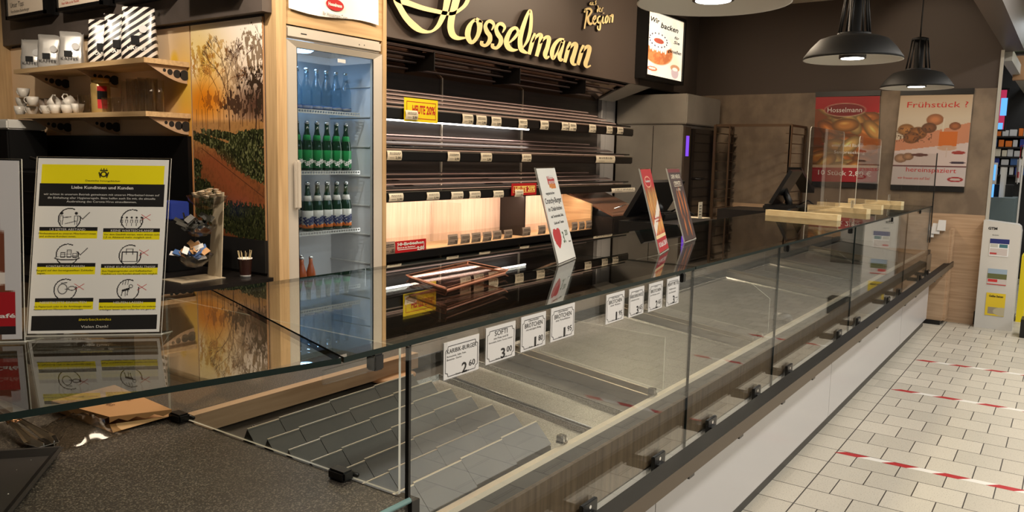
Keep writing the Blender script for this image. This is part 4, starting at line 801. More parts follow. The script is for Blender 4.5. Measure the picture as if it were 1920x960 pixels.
for k in range(6):
    m = MB(); m.open = True; m.lathe([(.026, 0), (.036, .115), (.034, .115), (.025, .004), (0, .003)], (2.66, c.y-.085*k, ZS), 14); tag(m.obj('paper_cup', 'grey_card'), f'tall grey cup behind the white cups, {ORD[k]} from the left', 'cup', 'grey cups at the back of the lower shelf')
def tumbler(y, x, r, h, lab, grp): m = MB(); m.open = True; m.lathe([(r*.88, 0), (r, h), (r*.95, h), (r*.83, .008), (0, .008)], (x, y, ZS), 16); tag(m.obj('drinking_glass', 'tumbler'), lab, 'glass', grp)
for k, (px, r, h, lab) in enumerate(((158, .034, .11, 'square-looking clear tumbler beside the white cups'), (202, .032, .085, 'short clear tumbler in front of the jar'), (222, .034, .085, 'short clear tumbler right of the jar'))):
    c = at(px, 208, x=2.52); tumbler(c.y, 2.52, r, h, lab, 'short tumblers on the lower shelf')
for k in range(9):
    xx = 2.53 if k % 2 == 0 else 2.60; ya_ = at(238, 208, x=2.53).y; tumbler(ya_+(4.275-ya_)*k/8, xx, .031, .175+.006*((k*7) % 4), f'tall clear drinking glass on the lower shelf, {ORD[k]} from the left', 'tall drinking glasses on the lower shelf')
c = at(190, 208, x=2.60); t = thing('instant_jar', 'tall golden jar with black oval label on the lower shelf', 'jar', (2.60, c.y, ZS))
m = MB(); m.lathe([(.052, 0), (.055, .01), (.055, .175), (.050, .182)], (2.6, c.y, ZS), 20); m.obj('body', 'jar_gold', t); m = MB(); m.lathe([(.05, .182), (.052, .185), (.052, .215), (0, .218)], (2.6, c.y, ZS), 20); m.obj('lid', 'jar_lid', t)
m = MB(); m.add([Vector((2.6-.0565*math.cos(a), c.y-.0565*math.sin(a), ZS+z)) for z in (.03, .165) for a in [(.75+.25*i) for i in range(5)]], [(i, i+1, 6+i, 5+i) for i in range(4)]); m.obj('label', 'red', t)
m = MB(); m.add([Vector((2.6-.0575*math.cos(a), c.y-.0575*math.sin(a), ZS+z)) for z in (.085, .135) for a in [(.75+.25*i) for i in range(5)]], [(i, i+1, 6+i, 5+i) for i in range(4)]); m.obj('label_band', 'black', t)
# ---- back counter below the picture wall
bc = thing('back_counter', 'black-topped back counter below the sunset picture', 'counter', (2.3, 5.0, 0))
MB().box(1.93, 2.745, 3.50, 6.43, .745, .785).obj('worktop', 'dark_stone', bc); MB().box(1.97, 2.745, 3.53, 6.43, .0, .745).obj('cabinet', 'grey_oak', bc)
# black coffee machine / oven front behind the notice
cm = thing('coffee_machine', 'large black kitchen machine behind the yellow notice', 'machine', (2.45, 5.0, .786))
MB().bbox(2.30, 2.715, 4.66, 6.35, .787, 1.30, .01).obj('body', 'black', cm)
for z in (.90, 1.05, 1.18): MB().box(2.296, 2.30, 4.68, 6.3, z, z+.006).obj('trim_line', 'dark_metal', cm)
MB().box(2.72, 2.745, 4.22, 6.35, .787, 1.54).obj('back_plate', 'black', cm)
c = at(138, 272, x=2.45); t = thing('frying_pan', 'black frying pan standing on the black machine', 'pan', (2.45, c.y, 1.302))
m = MB(); m.open = True; m.lathe([(0, 0), (.11, 0), (.14, .05), (.137, .05), (.108, .004), (0, .004)], (2.45, c.y, 1.302), 28); m.obj('pan_bowl', 'black', t); MB().tube([(2.40, c.y+.12, 1.34), (2.38, c.y+.25, 1.37), (2.36, c.y+.36, 1.39)], .010, 8).obj('handle', 'dark_metal', t)
c = at(14, 214, x=2.45); m = MB(); m.bbox(2.40, 2.65, c.y-.10, 6.42, 1.57, 1.635, .01); tag(m.obj('white_machine_top', 'white_plastic'), 'white machine top at the left edge below the shelf', 'machine')
m = MB(); m.bbox(2.40, 2.65, c.y-.10, 6.42, 1.303, 1.568, .01); tag(m.obj('grinder_body', 'black'), 'black machine body under the white top at the left edge', 'machine')
m = MB(); a, b = at(318, 408, x=2.6), at(349, 378, x=2.6); m.bbox(2.5, 2.62, b.y, min(a.y, 4.62), a.z, b.z, .006); o = tag(m.obj('napkin_pack', 'blue_pack'), 'blue napkin pack behind the sachet bowls', 'pack')
m = MB(); m.bbox(2.46, 2.64, b.y-.02, min(a.y+.02, 4.65), .786, a.z-.002, .006); tag(m.obj('dark_box', 'black'), 'dark box under the blue napkin pack', 'box')
# ---- three-bowl dispenser
t = thing('sachet_dispenser', 'acrylic stand with three clear bowls of sachets and creamers', 'dispenser', (2.45, 3.72, .786))
a = at(409, 522, y=3.70); bR = Vector((2.56, 3.72, 0)); m = MB(); m.hexa([(2.30, 3.66, .786), (2.56, 3.66, .786), (2.56, 3.84, .786), (2.30, 3.84, .786), (2.30, 3.66, .79), (2.56, 3.66, .79), (2.56, 3.84, .79), (2.30, 3.84, .79)])
m.slab([(2.545, 3.68, .79), (2.545, 3.80, .79), (2.60, 3.80, 1.24), (2.60, 3.72, 1.24)], X*.006); m.obj('stand', 'stand_plastic', t)
def bowl3(cx, cyy, cz, r, mt, content, seed):
    m = MB(); m.open = True; m.lathe([(.0, -r*.72), (r*.45, -r*.62), (r*.85, -r*.25), (r, .0), (r*.97, .0), (r*.82, -r*.24), (r*.43, -r*.58), (0, -r*.68)], (cx, cyy, cz), 20); b = m.obj('bowl', mt, t)
    rng = random.Random(seed); m = MB()
    for k in range(26):
        a = rng.uniform(0, 6.28); rr = r*.78*math.sqrt(rng.random()); p = Vector((cx+rr*math.cos(a), cyy+rr*math.sin(a), cz-r*.30+(1-(rr/r)**2)*.03+rng.uniform(0, .03)))
        if content == 'cup': m.lathe([(.010, 0), (.016, .016), (.018, .017), (0, .018)], p, 10)
        else:
            u = Vector((rng.uniform(-1, 1), rng.uniform(-1, 1), rng.uniform(-.3, .8))).normalized(); v = u.orthogonal().normalized(); m.m = rng.choice([0, 0, 1, 2]) if content == 'mix' else 0; m.slab([p, p+u*.05, p+u*.05+v*.028, p+v*.028], u.cross(v)*.003)
    m.obj('sachets', {'cup': ['creamer'], 'dark': ['dark_leaf'], 'mix': ['card', 'blue_label', 'kraft']}[content], t)
a = at(388, 372, y=3.72); bowl3(a.x, 3.72, a.z+.015, .105, 'acrylic', 'cup', 1)
a = at(372, 425, y=3.71); bowl3(a.x, 3.71, a.z+.010, .092, 'acrylic', 'dark', 2)
a = at(370, 478, y=3.70); bowl3(a.x-.02, 3.70, a.z+.005, .098, 'acrylic', 'mix', 3)
# ---- stirrer cup
t = thing('stirrer_cup', 'brown patterned paper cup holding wooden stirrers', 'cup', (2.655, 3.62, .786)); m = MB(); m.open = True; CX, CY = 2.655, 3.62
m.lathe([(.028, 0), (.029, .012), (.037, .098), (.039, .102), (.037, .104), (.034, .10), (.026, .005), (0, .005)], (CX, CY, .786), 20, mis=[1, 0, 1, 1, 1, 1, 1]); m.obj('paper_cup_body', ['cup_print', 'paper'], t)
for k in range(11):
    a = k*.57+.3; dx, dy = math.cos(a)*.022, math.sin(a)*.022; sc_ = 1.6+.5*random.random(); m = MB(); p = Vector((CX+dx*.6, CY+dy*.6, .80)); q = Vector((CX+dx*sc_, CY+dy*sc_, .786+.135+random.random()*.012)); u = (q-p).normalized(); v = u.orthogonal().normalized()*.0032; m.slab([p-v, q-v, q+v, p+v], u.cross(v).normalized()*.0016); m.obj('stirrer', 'cut_wood', t)
# ---- menu boards on the dark band
def menu(px0, px1, pyb, lab, texts, blank=False, d=.10):
    xx = 2.62; a, b = at(px0, pyb, x=xx), at(px1, pyb, x=xx); y0, y1 = a.y, b.y; zb = a.z; zt = zb+.42
    t = thing('menu_board', lab, 'menu board', (2.66, (y0+y1)/2, zb), 'menu boards on the dark band'); f = .022
    m = MB(); m.box(xx, 2.70, y1, y0, zb, zt); m.box(xx-.012, xx, y1, y0, zb, zb+f); m.box(xx-.012, xx, y1, y0, zt-f, zt); m.box(xx-.012, xx, y1, y1+f, zb, zt); m.box(xx-.012, xx, y0-f, y0, zb, zt); m.obj('frame', 'black', t)
    MB().box(xx-.002, xx, y1+f, y0-f, zb+f, zt-f).obj('sheet', 'paper_warm', t)
    if texts:
        m = MB()
        for s, u, v, w_, h, c in texts: m.m = c; m.text(s, (xx-.003, y0-f-.02-u, zb+f+v), -Y, Z, w_, h)
        m.obj('lettering', ['ink', 'red_ink'], t)
menu(14, 88, 38, 'menu board reading Unser Tipp at the left edge', [('Unser Tipp:', .02, .055, .20, .034, 0), ('Verschiedene Bäckerburger', .02, .018, .27, .020, 0)])
menu(108, 194, 23, 'second menu board from left with small red lines', [('Täglich frisch', .02, .05, .14, .022, 1), ('Unser Kaffee aus der Maschine', .02, .018, .22, .016, 1)])
menu(215, 314, 7, 'third menu board from left above the striped bags', None); menu(356, 440, -8, 'fourth menu board from left above the sunset picture', None)
# ================================================================ OVEN, RACK, TILLS
ov = thing('baking_oven', 'tall stainless steel baking oven with purple display', 'oven', (7.85, 3.55, 0)); ox0, ox1, oy0, oy1, oz = 7.42, 8.28, 3.17, 3.92, 2.11
MB().bbox(ox0, ox1, oy0+.02, oy1, .05, oz-.30, .008).obj('body', 'steel', ov); MB().bbox(ox0-.01, ox1+.02, oy0-.02, oy1, oz-.295, oz, .01).obj('hood', 'steel', ov)
MB().box(ox0+.02, ox0+.16, oy0, oy0+.02, .3, oz-.32).obj('control_panel', 'dark_steel', ov); MB().box(ox0+.19, ox1-.02, oy0-.012, oy0+.02, .3, oz-.33).obj('door', 'dark_glass', ov)
a = at(1291, 274, y=oy0); MB().box(ox0+.05, ox0+.12, oy0-.003, oy0, a.z-.10, a.z+.10).obj('display', 'purple_lit', ov)
MB().tube([(ox0+.24, oy0-.012, 1.28), (ox0+.24, oy0-.06, 1.28), (ox0+.40, oy0-.06, 1.28), (ox0+.40, oy0-.012, 1.28)], .012, 8).obj('handle', 'dark_metal', ov)
MB().box(ox0-.004, ox0+.001, oy0+.33, oy0+.335, .3, 1.8).obj('panel_seam', 'dark_metal', ov)
tr = thing('rack_trolley', 'tall metal tray rack standing before the concrete wall', 'rack', (8.15, 2.75, 0))
ry0, ry1, rx0, rx1 = 2.28, 3.04, 7.90, 8.40
for xx in (rx0, rx1):
    for yy in (ry0, ry1): MB().box(xx-.012, xx+.012, yy-.012, yy+.012, .1, 1.83).obj('upright', 'rack_metal', tr)
for yy in (ry0, ry1):
    MB().box(rx0, rx1, yy-.01, yy+.01, 1.81, 1.83).obj('top_bar', 'rack_metal', tr)
    for k in range(17): s_ = 1 if yy == ry0 else -1; MB().box(rx0, rx1, min(yy, yy+s_*.05), max(yy, yy+s_*.05), .22+.095*k, .226+.095*k).obj('runner', 'rack_metal', tr)
    MB().box(rx0-.012, rx0, min(yy, yy+s_*.16), min(yy, yy+s_*.16)+.014, .1, 1.82).obj('upright', 'rack_metal', tr)
MB().box(rx0, rx0+.02, ry0, ry1, 1.81, 1.835).obj('top_bar', 'rack_metal', tr)
for xx in (rx0, rx1):
    for yy in (ry0, ry1): MB().lathe([(0, .0), (.02, 0), (.03, .03), (.03, .07), (.01, .1), (0, .1)], (xx, yy, 0), 12).obj('castor', 'black', tr)
def till(bx, by, bz, ang, tilt, w_, h, label, g='tills on the staff side'):
    t = thing('till_screen', label, 'till', (bx, by, bz), g); R = Matrix.Rotation(ang, 3, 'Z'); o = Vector((bx, by, bz)); f = lambda x, y, z: o+R@Vector((x, y, z))
    m = MB(); m.bbox(-.16, .16, -.14, .14, 0, .055, .01); m.v = [f(*v) for v in m.v]; m.obj('base', 'black', t)
    m = MB(); m.hexa([f(*p) for p in ((-.03, -.04, .055), (.03, -.04, .055), (.03, .02, .055), (-.03, .02, .055), (-.03, .02, .20), (.03, .02, .20), (.03, .06, .20), (-.03, .06, .20))]); m.obj('stand', 'black', t)
    c, s_ = math.cos(tilt), math.sin(tilt); m = MB(); m.bbox(-w_/2, w_/2, -.015, .015, -h/2, h/2, .006); m.v = [f(v.x, v.y*c+v.z*s_+.0, .055+.06+h*.42+(-v.y*s_+v.z*c)) for v in m.v]; m.obj('screen', 'black', t)
    m = MB(); m.tube([f(.05, .10, .02), f(.12, .17, .03), f(.2, .13, .015), f(.26, .18, .02)], .006, 6); m.obj('cable', 'black_matt', t)
# staff bench behind
sb = thing('staff_bench', 'low dark staff bench with drawers behind the display counter', 'bench', (6.0, 2.2, 0))
MB().box(4.6, 7.0, 2.0, 2.45, .74, .78).obj('bench_top', 'black_matt', sb); MB().box(4.62, 6.98, 2.02, 2.43, .05, .74).obj('bench_body', 'black', sb)
def till2(pb, pt_, X0, w_, zb, label):
    b, tp = at(*pb, x=X0), at(*pt_, x=X0); V = tp-b; N = X.cross(V).normalized(); t = thing('till_screen', label, 'till', (X0+w_/2, b.y, zb), 'tills on the staff side')
    m = MB(); m.slab([b, b+X*w_, tp+X*w_, tp], N*.03); m.obj('screen', 'black', t); mid = b+V*.45+X*(w_*.5)
    m = MB(); q = mid+N*(-.02 if N.z < 0 else .02); m.tube([Vector((mid.x, mid.y, mid.z)), Vector((mid.x+.02, mid.y-.05, zb+.07)), Vector((mid.x+.02, mid.y-.05, zb+.03))], .028, 8); m.obj('stand', 'black', t)
    m = MB(); m.bbox(mid.x-.14, mid.x+.16, mid.y-.16, mid.y+.12, zb, zb+.05, .012); m.obj('base', 'black', t)
    m = MB(); m.tube([Vector((mid.x+.05, mid.y-.12, zb+.05)), Vector((mid.x+.02, mid.y-.2, zb+.09)), Vector((mid.x+.16, mid.y-.24, zb+.03)), Vector((mid.x+.2, mid.y-.16, zb+.02))], .006, 6); m.obj('cable', 'black_matt', t); return b
b = till2((1168, 403), (1207, 338), 4.75, .62, 1.06, 'dark slanted till screen behind the white and red notices'); MB().box(4.70, 5.35, 2.02, 2.44, .78, 1.058).obj('till_drawer', 'black', sb)
b = till2((1441, 380), (1480, 318), 6.55, .30, 1.07, 'dark slanted till screen left of the upright acrylic sheets'); MB().box(6.45, 6.98, 2.02, 2.43, .78, 1.068).obj('till_drawer', 'black', sb)
m = MB(); a_, b_ = at(1503, 314, y=1.95), at(1527, 360, y=1.95); m.slab([a_, a_+Z*-.03+X*.01, b_+Z*-.01, b_+Z*.03], Y*.12); tag(m.obj('customer_display', 'black'), 'thin dark customer display leaning right of the far till', 'display')
# slicer beside the bin
sl = thing('bread_slicer', 'dark bread slicer with sloping clear and brown lid beside the bin', 'slicer', (6.6, 3.4, 0))
MB().bbox(6.26, 6.95, 3.30, 3.85, .05, .95, .01).obj('body', 'dark_metal', sl); m = MB(); m.slab([(6.27, 3.32, .955), (6.93, 3.32, .955), (6.93, 3.80, 1.14), (6.27, 3.80, 1.14)], Z*.012); m.obj('lid', 'slicer_lid', sl)
MB().tube([(6.33, 3.34, 1.02), (6.55, 3.34, 1.05), (6.8, 3.34, 1.05)], .006, 6).obj('handle', 'chrome', sl); MB().bbox(6.5, 7.1, 2.95, 3.28, .05, .90, .01).obj('outfeed', 'black', sl)
a = at(1313, 392, y=2.6); m = MB(); m.box(a.x-.04, a.x+.04, 2.598, 2.602, a.z-.08, a.z+.06); m.box(a.x-.1, a.x+.25, 2.602, 2.9, a.z-.12, a.z-.085); m.m = 1
for k in range(4): m.rect(Vector((a.x-.03, 2.597, a.z-.05+.025*k)), X, Z, 0, .05, 0, .006)
m.m = 0; tag(m.obj('receipt_note', ['card_cream', 'ink']), 'small cream note on the dark device behind the bread notices', 'note')
m = MB(); m.bbox(a.x-.45, a.x+.30, 2.60, 2.95, .05, a.z-.121, .01); tag(m.obj('packing_cabinet', 'black'), 'black cabinet carrying the small cream note in the staff aisle', 'cabinet')
# ================================================================ STANDS ON THE TOP GLASS
TG = TZ+.0102
def stand(name, B0, B1, T0, T1, label, cat, fn, W, Hh, texts, foot, tmat='ink'):
    """leaning card holder: bottom edge B0->B1, top edge T0->T1"""
    t = thing(name, label, cat, ((B0.x+B1.x)/2, (B0.y+B1.y)/2, TG)); U = (B1-B0).normalized(); V = (T0-B0).normalized(); N = U.cross(V).normalized()
    e = .0035; B0, B1, T0, T1 = [p.copy() for p in (B0, B1, T0, T1)]
    m = MB(); m.slab([B0, B1, T1, T0], N*-.004, side=1); m.slab([B0-U*.0, B1, B1-N*foot, B0-N*foot], Z*.003, side=1); m.obj('holder', ['acrylic', 'acrylic_edge'], t)
    m = MB(); i0, i1, j0, j1 = B0+U*e+V*.006, B1-U*e+V*.006, T0+U*e-V*e, T1-U*e-V*e; m.slab([i0+N*.0003, i1+N*.0003, j1+N*.0003, j0+N*.0003], N*.0008); m.obj('card', 'paper', t)
    if fn: P = Pic(W, Hh, C8(238, 235, 228)); fn(P); P.place('printed_picture', j0+N*.0013, j1+N*.0013, i1+N*.0013, i0+N*.0013, 'print', t)
    w_, h = (B1-B0).length, (T0-B0).length; cols = sorted({x[5] for x in texts}); 
    if texts:
        m = MB()
        for (s, cx, cyy, ww, hh, c) in texts:
            m.m = cols.index(c); m.text(s, B0+U*(w_*cx)+V*(h*cyy)+N*.0016, U, V, w_*ww, h*hh, align=.5, bold=.02 if hh > .015 else 0)
        m.obj('lettering', cols, t)
    return t
b0, b1 = at(48, 632, z=TG), at(302, 628, z=TG); dd = (b1-b0); nn = Vector((-dd.y, dd.x, 0)).normalized(); nn = nn if nn.x > 0 else -nn
def solve(px, py, b): # top corner in the leaning plane above b
    r = at(px, py, x=b.x+.03); return r
def top_at(px, py, base, lean):
    """point on the viewing line of a pixel whose offset from base stays in the plane leaning back by lean"""
    d = R_*(px-960)+U_*(480-py)+_f*CF; o = Vector((0, 0, CH)); n = lean.normalized(); return o+d*((base-o).dot(n)/d.dot(n))
pn = dd.cross(Vector((nn.x*.16, nn.y*.16, 1)))
t0, t1 = top_at(69, 293, b0, pn), top_at(321, 297, b0, pn)
b1 = top_at(302, 628, b0, pn); b1.z = TG
YL, BL, GR = C8(252, 236, 12), C8(24, 22, 22), C8(248, 246, 240)
def notice(P):
    P.a[:] = GR; P.rect(.03, .035, .97, .145, YL); P.rect(.02, .145, .98, .275, BL); P.rect(.02, .90, .98, .985, BL)
    for (x0, yy) in ((.04, .395), (.52, .40), (.04, .60), (.52, .605), (.04, .80), (.52, .805)):
        P.rect(x0, yy, x0+.44, yy+.022, BL); P.rect(x0, yy+.022, x0+.44, yy+.065, YL)
        cx, cyy = x0+.22, yy-.048; d = np.hypot((P.x-cx)*P.asp, P.y-cyy); ang = np.arctan2(P.y-cyy, (P.x-cx)*P.asp)
        P.mix((np.abs(d-.060) < .003)*((ang > -.3) | (ang < -1.1)) * (P.y < yy), BL)
    R2 = C8(190, 40, 40)
    for (x0, yy, ok) in ((.33, .33, 1), (.81, .335, 0), (.33, .535, 1), (.81, .54, 0), (.33, .735, 0), (.81, .74, 0)):
        if ok: P.line(x0, yy, x0+.03, yy+.018, .004, BL); P.line(x0+.03, yy+.018, x0+.08, yy-.02, .004, BL)
        else: P.line(x0, yy-.015, x0+.07, yy+.018, .003, R2); P.line(x0+.07, yy-.015, x0, yy+.018, .003, R2)
    for xx in (.20, .31): P.ell(xx, .315, .010, .010, BL, soft=.4); P.line(xx-.012, .33, xx-.012, .357, .003, BL); P.line(xx+.012, .33, xx+.012, .357, .003, BL); P.line(xx-.012, .33, xx+.012, .33, .003, BL); P.line(xx-.008, .357, xx-.008, .38, .003, BL); P.line(xx+.008, .357, xx+.008, .38, .003, BL)
    P.line(.21, .34, .27, .335, .004, BL); P.line(.23, .375, .31, .36, .003, BL)
    for k in range(5): xx = .66+.038*k; P.ell(xx, .338, .007, .007, BL, soft=.4); P.line(xx-.008, .352, xx-.008, .368, .003, BL); P.line(xx+.008, .352, xx+.008, .368, .003, BL); P.line(xx-.008, .352, xx+.008, .352, .003, BL); P.line(xx, .37, xx, .385, .003, BL)
    P.ell(.26, .572, .072, .014, BL); P.ell(.26, .570, .066, .010, GR)
    for k, hgt in enumerate((.025, .04, .02)):
        xx = .21+.045*k; P.rect(xx, .565-hgt, xx+.035, .568, BL); P.rect(xx+.005, .568-hgt, xx+.03, .564, GR)
        for q in range(3): P.line(xx, .565-hgt+q*.012, xx+.035, .565-hgt+q*.012, .002, BL)
    P.rect(.675, .535, .80, .595, BL); P.rect(.682, .54, .793, .590, GR); P.line(.71, .55, .71, .52, .004, BL); P.line(.71, .52, .76, .52, .004, BL); P.line(.76, .52, .76, .55, .004, BL)
    P.ell(.24, .748, .028, .032, BL); P.ell(.24, .748, .024, .028, GR); P.ell(.31, .745, .022, .014, BL); P.ell(.31, .745, .018, .010, GR); P.line(.26, .75, .29, .75, .003, BL); P.line(.23, .715, .27, .712, .004, BL)
    P.ell(.76, .735, .012, .012, BL); P.ell(.76, .735, .008, .008, GR); P.line(.745, .75, .70, .76, .012, BL); P.line(.70, .755, .69, .79, .004, BL); P.line(.72, .76, .72, .79, .004, BL); P.line(.74, .755, .735, .785, .004, BL)
    for k in range(3): P.line(.70+.02*k, .70, .695+.02*k, .725, .003, BL)
    # small crest on the yellow band
    P.ell(.5, .088, .020, .018, BL); P.ell(.5, .088, .012, .011, YL); P.line(.465, .078, .475, .105, .007, BL); P.line(.535, .078, .525, .105, .007, BL); P.line(.475, .066, .525, .066, .008, BL)
    for k in range(3): P.line(.48+.02*k, .055, .48+.02*k, .066, .004, BL)
TX = [('Deutsche Innungsbäcker', .5, .864, .26, .009, 'ink'), ('Liebe Kundinnen und Kunden', .5, .822, .46, .016, 'ink_white'), ('wir achten in unserem Betrieb gemeinsam mit unseren Mitarbeiter/-innen auf', .5, .785, .86, .011, 'ink_white'), ('die Einhaltung aller Hygieneregeln. Bitte helfen auch Sie mit, die aktuelle', .5, .765, .80, .011, 'ink_white'), ('Ausbreitung des Corona-Virus einzudämmen.', .5, .745, .52, .011, 'ink_white'),
      ('1,5 METER ABSTAND', .26, .588, .26, .012, 'ink_white'), ('KEINE WARTESCHLANGE', .74, .583, .32, .012, 'ink_white'), ('KONTAKTLOS ZAHLEN', .26, .383, .28, .012, 'ink_white'), ('KEINE KUNDENBEHÄLTNISSE', .74, .379, .38, .012, 'ink_white'), ('NIESETIKETTE EINHALTEN', .26, .183, .34, .012, 'ink_white'), ('HELFEN LASSEN', .74, .179, .22, .012, 'ink_white'),
      ('Mindestabstand zu unseren Mitarbeiter/-innen', .26, .567, .42, .009, 'ink'), ('und anderen Kunden/-innen.', .19, .551, .27, .009, 'ink'), ('Vor dem Geschäft warten, wenn drinnen nicht', .74, .563, .42, .009, 'ink'), ('1,5 m Abstand mehr möglich sind.', .71, .547, .36, .009, 'ink'), ('Bargeld auf den bereitgestellten Zahlteller', .26, .362, .42, .009, 'ink'), ('legen.', .09, .346, .06, .009, 'ink'),
      ('Aus Hygienegründen sind Kaffeebecher,', .72, .358, .38, .009, 'ink'), ('Taschen u.ä. von Kunden aktuell nicht möglich.', .74, .342, .42, .009, 'ink'), ('Ins Papiertuch oder in die Armbeuge niesen/', .26, .162, .42, .009, 'ink'), ('husten und von Mitmenschen abwenden.', .23, .146, .36, .009, 'ink'), ('Bei Krankheitssymptomen, Einkauf von anderen', .74, .158, .42, .009, 'ink'), ('erledigen lassen oder rufen Sie uns gern an.', .74, .142, .42, .009, 'ink'),
      ('#wirbackendas', .5, .086, .24, .014, 'yellow'), ('Vielen Dank!', .5, .046, .20, .014, 'ink_white')]
stand('notice_stand', b0, b1, t0, t1, 'yellow, black and white hygiene notice in a clear stand on the counter glass', 'notice', notice, 230, 320, TX, .09)
# left, partly visible
B1 = at(46, 642, z=TG); B0 = B1-(b1-b0)*.98+Vector((-.03, .02, 0)); T1v = top_at(40, 298, B1, (B1-B0).cross(Vector((nn.x*.16, nn.y*.16, 1)))); T0v = T1v-(B1-B0)
def coffee(P):
    P.a[:] = C8(206, 204, 206); P.rect(.0, .07, .88, 1, C8(120, 92, 80)); n = P.noise(30, 2); P.mix((n-.3)*1.4*(P.x < .86)*(P.y < .73)*(P.y > .07), C8(84, 48, 32)); P.ell(.84, .58, .14, .20, C8(112, 60, 38)); P.ell(.66, .66, .26, .05, C8(224, 216, 208)); P.ell(.62, .655, .12, .03, C8(60, 30, 20)); P.rect(.0, .735, .96, .93, C8(168, 20, 30)); P.rect(0, .93, .96, .97, C8(30, 26, 26)); P.rect(.9, .0, 1, .73, C8(206, 204, 206))
stand('coffee_notice', B0, B1, T0v, T1v, 'coffee advertisement in a clear stand, cut off by the left edge', 'notice', coffee, 80, 110, [('mehr im Café', .72, .135, .46, .022, 'ink_white')], .09)
def lean_stand(q, fn, W, Hh, texts, label, foot=.09, name='notice_stand'):
    B0 = at(*q[3], z=TG); B1 = at(*q[2], z=TG); B1 = B0+(B1-B0).normalized()*.211; d = B1-B0
    lean = Vector((-d.y, d.x, 0)).normalized(); 
    T0 = at(*q[0], x=B0.x+0.0); T0 = B0+Vector((lean.x*.10, lean.y*.10, 1)).normalized()*.30; 
    # lean angle chosen so the top edge meets the photographed one
    best = min(((proj_px(B0+Vector((lean.x*k, lean.y*k, 1)).normalized()*.315)-Vector(q[0])).length, k) for k in [i*.01 for i in range(0, 70)])[1]
    V = Vector((lean.x*best, lean.y*best, 1)).normalized()*.322; return stand(name, B0, B1, B0+V, B1+V, label, 'notice', fn, W, Hh, texts, foot)
def proj_px(p):
    d = Vector(p)-Vector((0, 0, CH)); z = d.dot(_f); return Vector((960+CF*d.dot(R_)/z, 480-CF*d.dot(U_)/z))
def crunchy(P):
    P.a[:] = C8(236, 232, 222); P.mix((P.x > .44)*(P.x < .82)*(P.y > .06+.06*P.x)*(P.y < .155+.04*P.x)*1.0, C8(186, 36, 34)); P.mix((P.x > .46)*(P.x < .82)*(P.y > .150+.03*P.x)*(P.y < .20+.03*P.x)*1.0, C8(214, 130, 54))
    X_ = (P.x-.27)/.18; Y_ = -(P.y-.765)/.10; P.mix((((X_**2+Y_**2-1)**3-X_**2*Y_**3) < 0)*1.0, C8(196, 44, 46))
lean_stand(((1000, 304), (1045, 306), (1090, 480), (1047, 498)), crunchy, 60, 90, [('ANGEBOT', .62, .875, .32, .04, 'ink_white'), ('DER WOCHE', .64, .825, .32, .028, 'ink_white'), ('vegetarischer', .42, .715, .46, .028, 'ink'), ('Crunchy-Burger', .50, .625, .86, .055, 'ink'), ('im Chiabrötchen', .50, .545, .72, .042, 'ink'), ('mit Tomatensalsa, Salat,', .52, .475, .66, .028, 'ink'), ('Gurke und Tomate', .52, .405, .52, .028, 'ink'), ('3.', .60, .20, .13, .115, 'green_ink'), ('20', .76, .27, .15, .055, 'green_ink'), ('Stück', .86, .19, .12, .018, 'ink')], 'white notice with red heart advertising a crunchy burger for 3.20, in a clear stand')
def rolls(P, seed, cols, n, ya=.2, yb=.85):
    rng = random.Random(seed)
    for k in range(n):
        cx, cyy = rng.uniform(.05, .95), rng.uniform(ya, yb); a = rng.uniform(-.9, .9); c = rng.choice(cols); P.ell(cx, cyy, .17, .085, tuple(v*.6 for v in c), a); P.ell(cx, cyy, .15, .072, c, a, .5); P.ell(cx-.02, cyy-.02, .07, .022, tuple(min(1, v*1.25+.08) for v in c), a, .8)
BC = [C8(216, 138, 62), C8(232, 166, 84), C8(196, 110, 44), C8(240, 190, 110)]
def rd(P):
    P.a[:] = C8(186, 30, 34)
    rng = random.Random(3)
    for k in range(13):
        cx = .06+.075*k; P.ell(cx, .42+.04*math.sin(k*2), .055, .20, tuple(v*.7 for v in BC[k % 4]), rng.uniform(-.2, .2)); P.ell(cx, .42+.04*math.sin(k*2), .045, .18, BC[k % 4], rng.uniform(-.2, .2), .6); P.ell(cx+.02, .70, .05, .14, BC[(k+1) % 4], rng.uniform(-.3, .3), .6)
    P.rect(0, 0, 1, .17, C8(186, 30, 34)); P.ell(.44, .155, .22, .075, C8(240, 200, 160)); P.ell(.44, .155, .20, .062, C8(180, 26, 30)); P.rect(0, .83, 1, 1, C8(178, 26, 34)); P.ell(.5, .82, .60, .022, C8(244, 214, 160), 0)
    P.mix((np.abs((P.y-.60)+(P.x-.5)*.32) < .065)*(P.x > .05)*(P.x < .98), C8(240, 226, 210))
lean_stand(((1197, 308), (1224, 307), (1262, 462), (1237, 478)), rd, 70, 100, [('Hosselmann', .44, .835, .42, .028, 'ink_white'), ('10 Stück 2,80 €', .54, .075, .84, .055, 'ink_white'), ('Unsere Brötchen', .5, .395, .5, .025, 'red_ink'), ('des Monats', .55, .36, .4, .022, 'red_ink')], 'red bread roll notice reading 10 Stück 2,80 in a clear stand')
def dk(P):
    P.a[:] = C8(66, 46, 40); P.rect(0, 0, 1, .05, C8(120, 40, 40))
    for (cx, cyy, l, a) in ((.30, .50, .22, .05), (.55, .46, .24, -.03), (.80, .52, .22, .06), (.38, .80, .16, .1), (.74, .82, .16, -.1), (.5, .36, .10, .0)): P.ell(cx, cyy, .055, l, C8(130, 64, 24), a); P.ell(cx, cyy, .040, l*.93, C8(208, 122, 56), a, .7)
    P.rect(.12, .09, .92, .16, C8(84, 62, 54)); P.rect(.25, .18, .85, .255, C8(200, 186, 160)); P.rect(.27, .19, .83, .245, C8(96, 70, 60))
